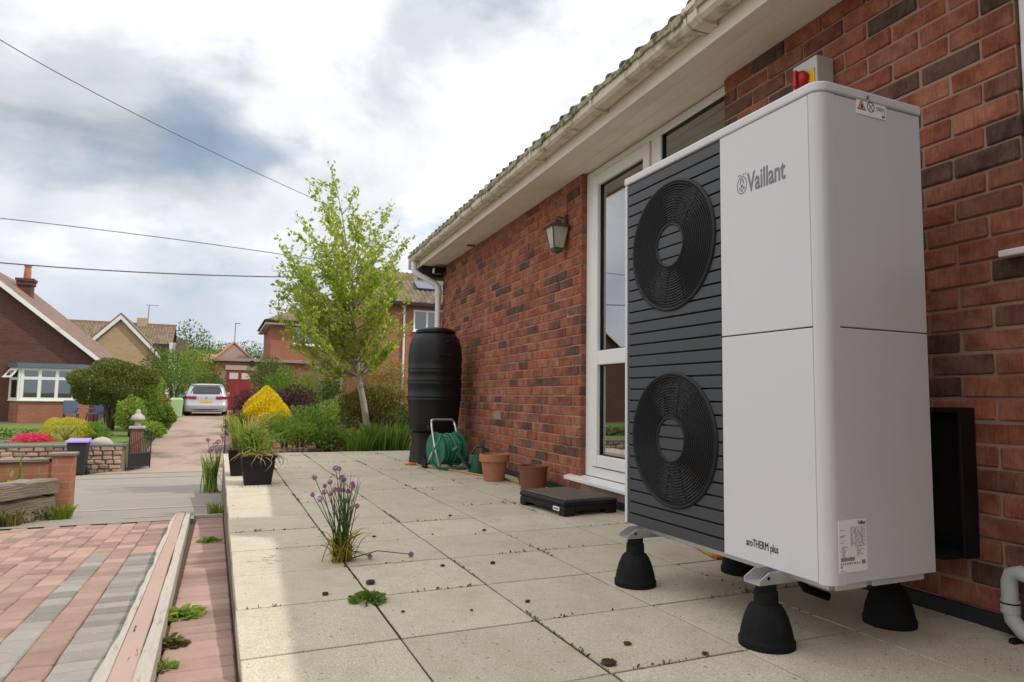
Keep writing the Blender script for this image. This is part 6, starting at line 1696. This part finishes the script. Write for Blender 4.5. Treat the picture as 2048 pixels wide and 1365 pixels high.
c = gy(353, 806, 33); MB().hexa([(-.22, -.2, 0), (.22, -.2, 0), (.22, .2, 0), (-.22, .2, 0), (-.27, -.25, .75), (.27, -.25, .75), (.27, .25, .75), (-.27, .25, .75)]).ob('body', m_greenbin, gbin, bevel=.03)
MB().hexa([(-.28, -.26, .751), (.28, -.26, .751), (.28, .26, .751), (-.28, .26, .751), (-.2, -.2, .85), (.2, -.2, .85), (.2, .2, .85), (-.2, .2, .85)]).ob('lid', m_greenbin, gbin, bevel=.02); gbin.location = (float(c[0]), 33, z_far(33))
bb = thing('blue_bin', 'blue lidded bin beside the car', 'bin')
c = gy(371, 800, 36); MB().box(-.25, -.25, 0, .25, .25, .8).ob('body', m_darkbin, bb, bevel=.03); MB().hexa([(-.29, -.29, .801), (.29, -.29, .801), (.29, .29, .801), (-.29, .29, .801), (-.27, -.27, .86), (.27, -.27, .86), (.26, .26, .93), (-.26, .26, .93)]).ob('lid', m_bluebin, bb); bb.location = (float(c[0]), 36, z_far(36))

# ================================================================== TREE AND GARDEN PLANTS
tree = thing('young_tree', 'slender young tree with fresh yellow green leaves beyond the patio', 'tree')
TYY = 10.2
def tp(px, py, dy=0.0): return np.array(gy(px, py, TYY + dy), float)
lead = [np.array([2.14, TYY, -.12]), tp(735, 860), tp(727, 805), tp(716, 752), tp(712, 690), tp(706, 600), tp(696, 510), tp(684, 430), tp(667, 345)]
MB().tube(lead, [.056, .050, .046, .041, .030, .021, .014, .008, .003], 10).ob('trunk', m_bark, tree, smooth=True)
outline = [(665, 345), (625, 385), (588, 425), (552, 468), (562, 520), (548, 560), (540, 600), (560, 640), (575, 690), (610, 728), (700, 740), (745, 735), (790, 690), (812, 650), (822, 600), (812, 545), (806, 490), (800, 440), (784, 398), (742, 432), (715, 380)]
oc = np.array([690.0, 580.0])
br = MB(); LC, LD, TC, TD = [], [], [], []
def lead_at(z):
    for a, b in zip(lead[3:-1], lead[4:]):
        if a[2] <= z <= b[2]: t = (z - a[2]) / (b[2] - a[2]); return a + (b - a) * t
    return lead[3].copy() if z < lead[3][2] else lead[-1].copy()
R3 = random.Random(22)
def leafy(p, d, tip):
    k = 1 if R3.random() < .12 else 2
    for _ in range(k):
        o = np.array([R3.gauss(0, .035), R3.gauss(0, .035), R3.gauss(0, .03)])
        dd = d + np.array([R3.gauss(0, .9), R3.gauss(0, .9), R3.gauss(0, .7)])
        (TC if (tip and R3.random() < .30) else LC).append(p + o); (TD if len(TC) > len(TD) else LD).append(dd)
def limb(start, end, r0, depth):
    d = end - start; L = np.linalg.norm(d); n = 7
    side = np.array([R3.gauss(0, .10), R3.gauss(0, .10), 0]) * L
    pts = [start + d * t + side * math.sin(math.pi * t) * .6 + np.array([0, 0, .10 * L * math.sin(math.pi * t) * (-1 if depth == 0 else .3)]) for t in np.linspace(0, 1, n)]
    br.tube(pts, [max(.0022, r0 * (1 - .85 * t)) for t in np.linspace(0, 1, n)], 6 if depth == 0 else 4, cap=False)
    steps = int(L / .028)
    for k in range(steps):
        t = .30 + .70 * k / max(1, steps) if depth == 0 else .12 + .88 * k / max(1, steps)
        i = min(n - 2, int(t * (n - 1))); f = t * (n - 1) - i; p = pts[i] * (1 - f) + pts[i + 1] * f
        if R3.random() < (.50 if depth == 0 else .72): leafy(p, d / L, t > .82)
    if depth < 1:
        for k in range(max(2, int(L / .14))):
            t = R3.uniform(.25, .97); i = min(n - 2, int(t * (n - 1))); f = t * (n - 1) - i; p = pts[i] * (1 - f) + pts[i + 1] * f
            dirn = d / L * .55 + np.array([R3.gauss(0, .55), R3.gauss(0, .55), R3.uniform(.0, .75)]); dirn /= np.linalg.norm(dirn)
            limb(p, p + dirn * R3.uniform(.16, .36), r0 * .35, depth + 1)
targets = []
for i, (x, y) in enumerate(outline): targets.append((x, y, R3.uniform(-.35, .35)))
for i in range(70):
    x, y = outline[R3.randrange(len(outline))]; x2, y2 = outline[R3.randrange(len(outline))]
    m_ = R3.uniform(.45, .95); w_ = R3.random()
    px = oc[0] + ((x * w_ + x2 * (1 - w_)) - oc[0]) * m_; py = oc[1] + ((y * w_ + y2 * (1 - w_)) - oc[1]) * m_
    targets.append((px, py, R3.uniform(-.95, .95)))
for px, py, dy in targets:
    e = tp(px, py, dy); q_ = lead_at(e[2]); hd = math.hypot(e[0] - q_[0], e[1] - q_[1])
    z0_ = max(1.02, e[2] - hd * R3.uniform(.75, 1.25) - .12); s_ = lead_at(z0_)
    if np.linalg.norm(e - s_) < .12: continue
    limb(s_, e, .016 if z0_ < 1.8 else .010, 0)
for k in range(30):
    leafy(lead[-1] - np.array([0, 0, .02 * k]), np.array([0, 0, 1.0]), k < 8)
br.ob('branches', m_bark, tree, smooth=True)
LC = np.array(LC); LD = np.array(LD[:len(LC)]); TC = np.array(TC); TD = np.array(TD[:len(TC)])
if len(LD) < len(LC): LD = np.vstack([LD, rng.normal(size=(len(LC) - len(LD), 3))])
if len(TD) < len(TC): TD = np.vstack([TD, rng.normal(size=(len(TC) - len(TD), 3))]) if len(TD) else rng.normal(size=(len(TC), 3))
link('crown', leaf_mesh('crown', LC, LD, rng.uniform(.05, .088, len(LC)), .58, .2), L_tree, tree)
link('new_leaves', leaf_mesh('new_leaves', TC, TD, rng.uniform(.045, .075, len(TC)), .5, .2), L_treetip, tree)
base_at(tree, (2.14, TYY, -.05))
print('tree leaves', len(LC), len(TC))

# garden bed just beyond the patio
def bedbush(px, py, Y, r, n, size, mat, nm, lb, power=.45, width=.5):
    c = gy(px, py, Y); bush(nm, lb, 'plant', tuple(map(float, c)), r, n, size, mat, stem_to=-.05, power=power, zmin=-.04, width=width)
bedbush(600, 868, 9.75, (.28, .3, .17), 900, .055, L_lime, 'bed_plant', 'fresh lime green mound behind the planters')
bedbush(655, 876, 9.6, (.30, .3, .17), 900, .06, L_green, 'bed_plant', 'leafy green mound left of the tree foot')
bedbush(705, 880, 9.5, (.26, .3, .16), 800, .065, L_lime, 'bed_plant', 'broad leaved pale green plant at the tree foot')
bedbush(640, 850, 10.25, (.35, .2, .2), 900, .05, L_green, 'bed_plant', 'feathery green plant behind the low mounds')
bedbush(570, 862, 10.2, (.25, .2, .2), 700, .05, L_green, 'bed_plant', 'dense small leaved plant beside the yellow conifer')
bedbush(812, 850, 9.9, (.18, .25, .28), 600, .06, L_dark, 'bed_plant', 'dark leafy clump beside the water butt')
c = gz(775, 903); tuft('strap_leaf_clump', 'clump of long dark green strap leaves at the end of the patio', 'plant', (float(gy(770, 900, 9.35)[0]), 9.35, -.06), .30, 420, .20, .44, .022, [(L_green, .7, 'leaves', 1), (L_dark, .4, 'dark_leaves', .9)], .6, .2, seg=5)
tuft('strap_leaf_clump', 'smaller clump of strap leaves left of the tree foot', 'plant', (float(gy(720, 900, 9.25)[0]), 9.25, -.06), .18, 180, .15, .30, .018, [(L_green, 1, 'leaves', 1)], .7, .2, seg=5)
le = thing('log_edging', 'short brown timber log edging at the far end of the patio', 'edging')
for k in range(9):
    x = .55 + k * .065; MB().tube([(x, 9.06, -.06), (x, 9.06, .045 + .012 * math.sin(k * 2.1))], .03, 10).ob('log', m_sleeper, le)
base_at(le, (.8, 9.06, -.05))
bush('amber_hedge', 'rounded shrub with olive leaves and amber tips behind the young tree', 'shrub', tuple(map(float, gy(745, 822, 10.75))), (.60, .42, .40), 7500, .045, L_hedge, stem_to=-.1, power=.3)
c = gy(748, 795, 10.75); bush('amber_tips', 'amber young growth rising above the olive shrub', 'shrub', tuple(map(float, c)), (.56, .35, .26), 2200, .035, L_amber, stem_to=.1, power=.6, lean=.4)
def cone(p, d):
    return p, d
cc3 = gy(530, 850, 23.5); zt = float(gy(530, 772, 23.5)[2]); zb3 = -.5
n = 9000; t_ = rng.random(n) ** .65; a_ = rng.random(n) * 6.283; rr = .74 * np.sin(np.clip(t_ * 2.25, 0, 2.3)) * (0.72 + .28 * rng.random(n) ** .3) * (1 + .10 * np.sin(a_ * 5 + t_ * 14))
P = np.stack([cc3[0] + rr * np.cos(a_), 23.5 + rr * np.sin(a_), zt - t_ * (zt - zb3)], 1); Dd = np.stack([np.cos(a_) * .5, np.sin(a_) * .5, np.full(n, 1.0)], 1) + rng.normal(size=(n, 3)) * .3
yc = thing('golden_conifer', 'bright yellow cone shaped conifer beyond the planters', 'conifer')
link('foliage', leaf_mesh('foliage', P, Dd, rng.uniform(.06, .13, n), .4), L_yellow, yc); MB().tube([(cc3[0], 23.5, -.62), (cc3[0], 23.5, zt - .3)], [.07, .02], 7).ob('trunk', m_twig, yc); base_at(yc, (float(cc3[0]), 23.5, -.6))
for px, py, Y, r, n, sz, mt, nm, lb in (
        (500, 815, 27, (.75, .6, .75), 2600, .09, L_purple, 'purple_shrub', 'dark purple leaved shrub before the red garage door'),
        (590, 800, 26, (.85, .6, .55), 2600, .09, L_purple, 'purple_shrub', 'purple leaved shrub right of the yellow conifer'),
        (540, 755, 34, (1.0, .8, 1.0), 2600, .12, L_dark, 'garden_shrub', 'dark round topped evergreen above the yellow conifer'),
        (575, 775, 31, (1.0, .8, .9), 2400, .11, L_green, 'garden_shrub', 'grey green shrub before the garage wall'),
        (625, 790, 28, (.85, .7, 1.0), 2600, .09, L_green, 'garden_shrub', 'upright green shrub left of the timber arch'),
        (665, 785, 27, (.6, .6, 1.1), 2200, .10, L_dark, 'garden_shrub', 'dark climbing plant on the timber arch'),
        (620, 840, 24, (1.0, .6, .6), 2600, .08, L_green, 'garden_shrub', 'spreading green shrub in the middle of the far garden'),
        (675, 830, 23.5, (.7, .6, .7), 2200, .08, L_lime, 'garden_shrub', 'pale green shrub under the timber arch'),
        (470, 850, 23, (.4, .5, .45), 1600, .07, L_hedge, 'garden_shrub', 'olive shrub beside the right gate'),
        (560, 850, 22, (.7, .5, .45), 1800, .07, L_green, 'garden_shrub', 'low green shrub at the foot of the yellow conifer'),
        (740, 745, 26, (1.3, .8, .95), 2400, .09, L_amber, 'golden_shrub', 'wispy golden shrub against the brick house'),
        (790, 760, 26, (.8, .7, .8), 1600, .09, L_amber, 'golden_shrub', 'wispy golden shrub at the drainpipe'),
        (765, 800, 23, (1.0, .6, .7), 2200, .08, L_hedge, 'garden_shrub', 'olive green shrub below the golden shrubs')):
    c = gy(px, py, Y); zg = -.62 + (Y - 20.5) * .34 / 22.5
    bush(nm, lb, 'shrub', tuple(map(float, c)), r, n, sz, mt, stem_to=zg, power=.42, zmin=zg)
arch = thing('timber_arch', 'grey timber garden arch in front of the red house', 'arch')
a0, a1 = gy(643, 770, 29.5), gy(682, 770, 29.5); az = float(gy(643, 738, 29.5)[2]); zg = -.48
for x in (float(a0[0]), float(a1[0])):
    for y in (29.5, 30.2): MB().box(x - .05, y - .05, zg, x + .05, y + .05, az).ob('post', m_greywood, arch)
for y in (29.4, 30.2): MB().box(float(a0[0]) - .2, y, az + .001, float(a1[0]) + .2, y + .08, az + .14).ob('beam', m_greywood, arch)
for k in range(5):
    x = float(a0[0]) + (float(a1[0] - a0[0])) * k / 4; MB().box(x - .03, 29.25, az + .141, x + .03, 30.45, az + .24).ob('rafter', m_greywood, arch)
base_at(arch, (float(a0[0]), 29.5, zg))

# ---- overhead wires
def wire(label, pts_px, r):
    w = MB(); pts = [np.array(gy(px, py, Y)) for px, py, Y in pts_px]
    P0, P1 = pts[0], pts[-1]; M_ = pts[1]
    c = 2 * M_ - .5 * (P0 + P1)
    curve = [(1 - t) ** 2 * P0 + 2 * t * (1 - t) * c + t * t * P1 for t in np.linspace(-.6, 1.15, 40)]
    o = w.tube(curve, r, 5).ob('overhead_wire', m_wire); tag(o, label, 'wire', 'overhead wires')
wire('highest overhead wire running down to the tree top', [(0, 80, 18), (300, 243, 21), (605, 388, 25)], .011)
wire('middle overhead wire crossing above the chimney', [(0, 437, 30), (280, 470, 30), (556, 508, 30)], .016)
wire('lowest overhead wire just above the bungalow chimney', [(0, 526, 28), (280, 545, 28), (540, 554, 28)], .022)
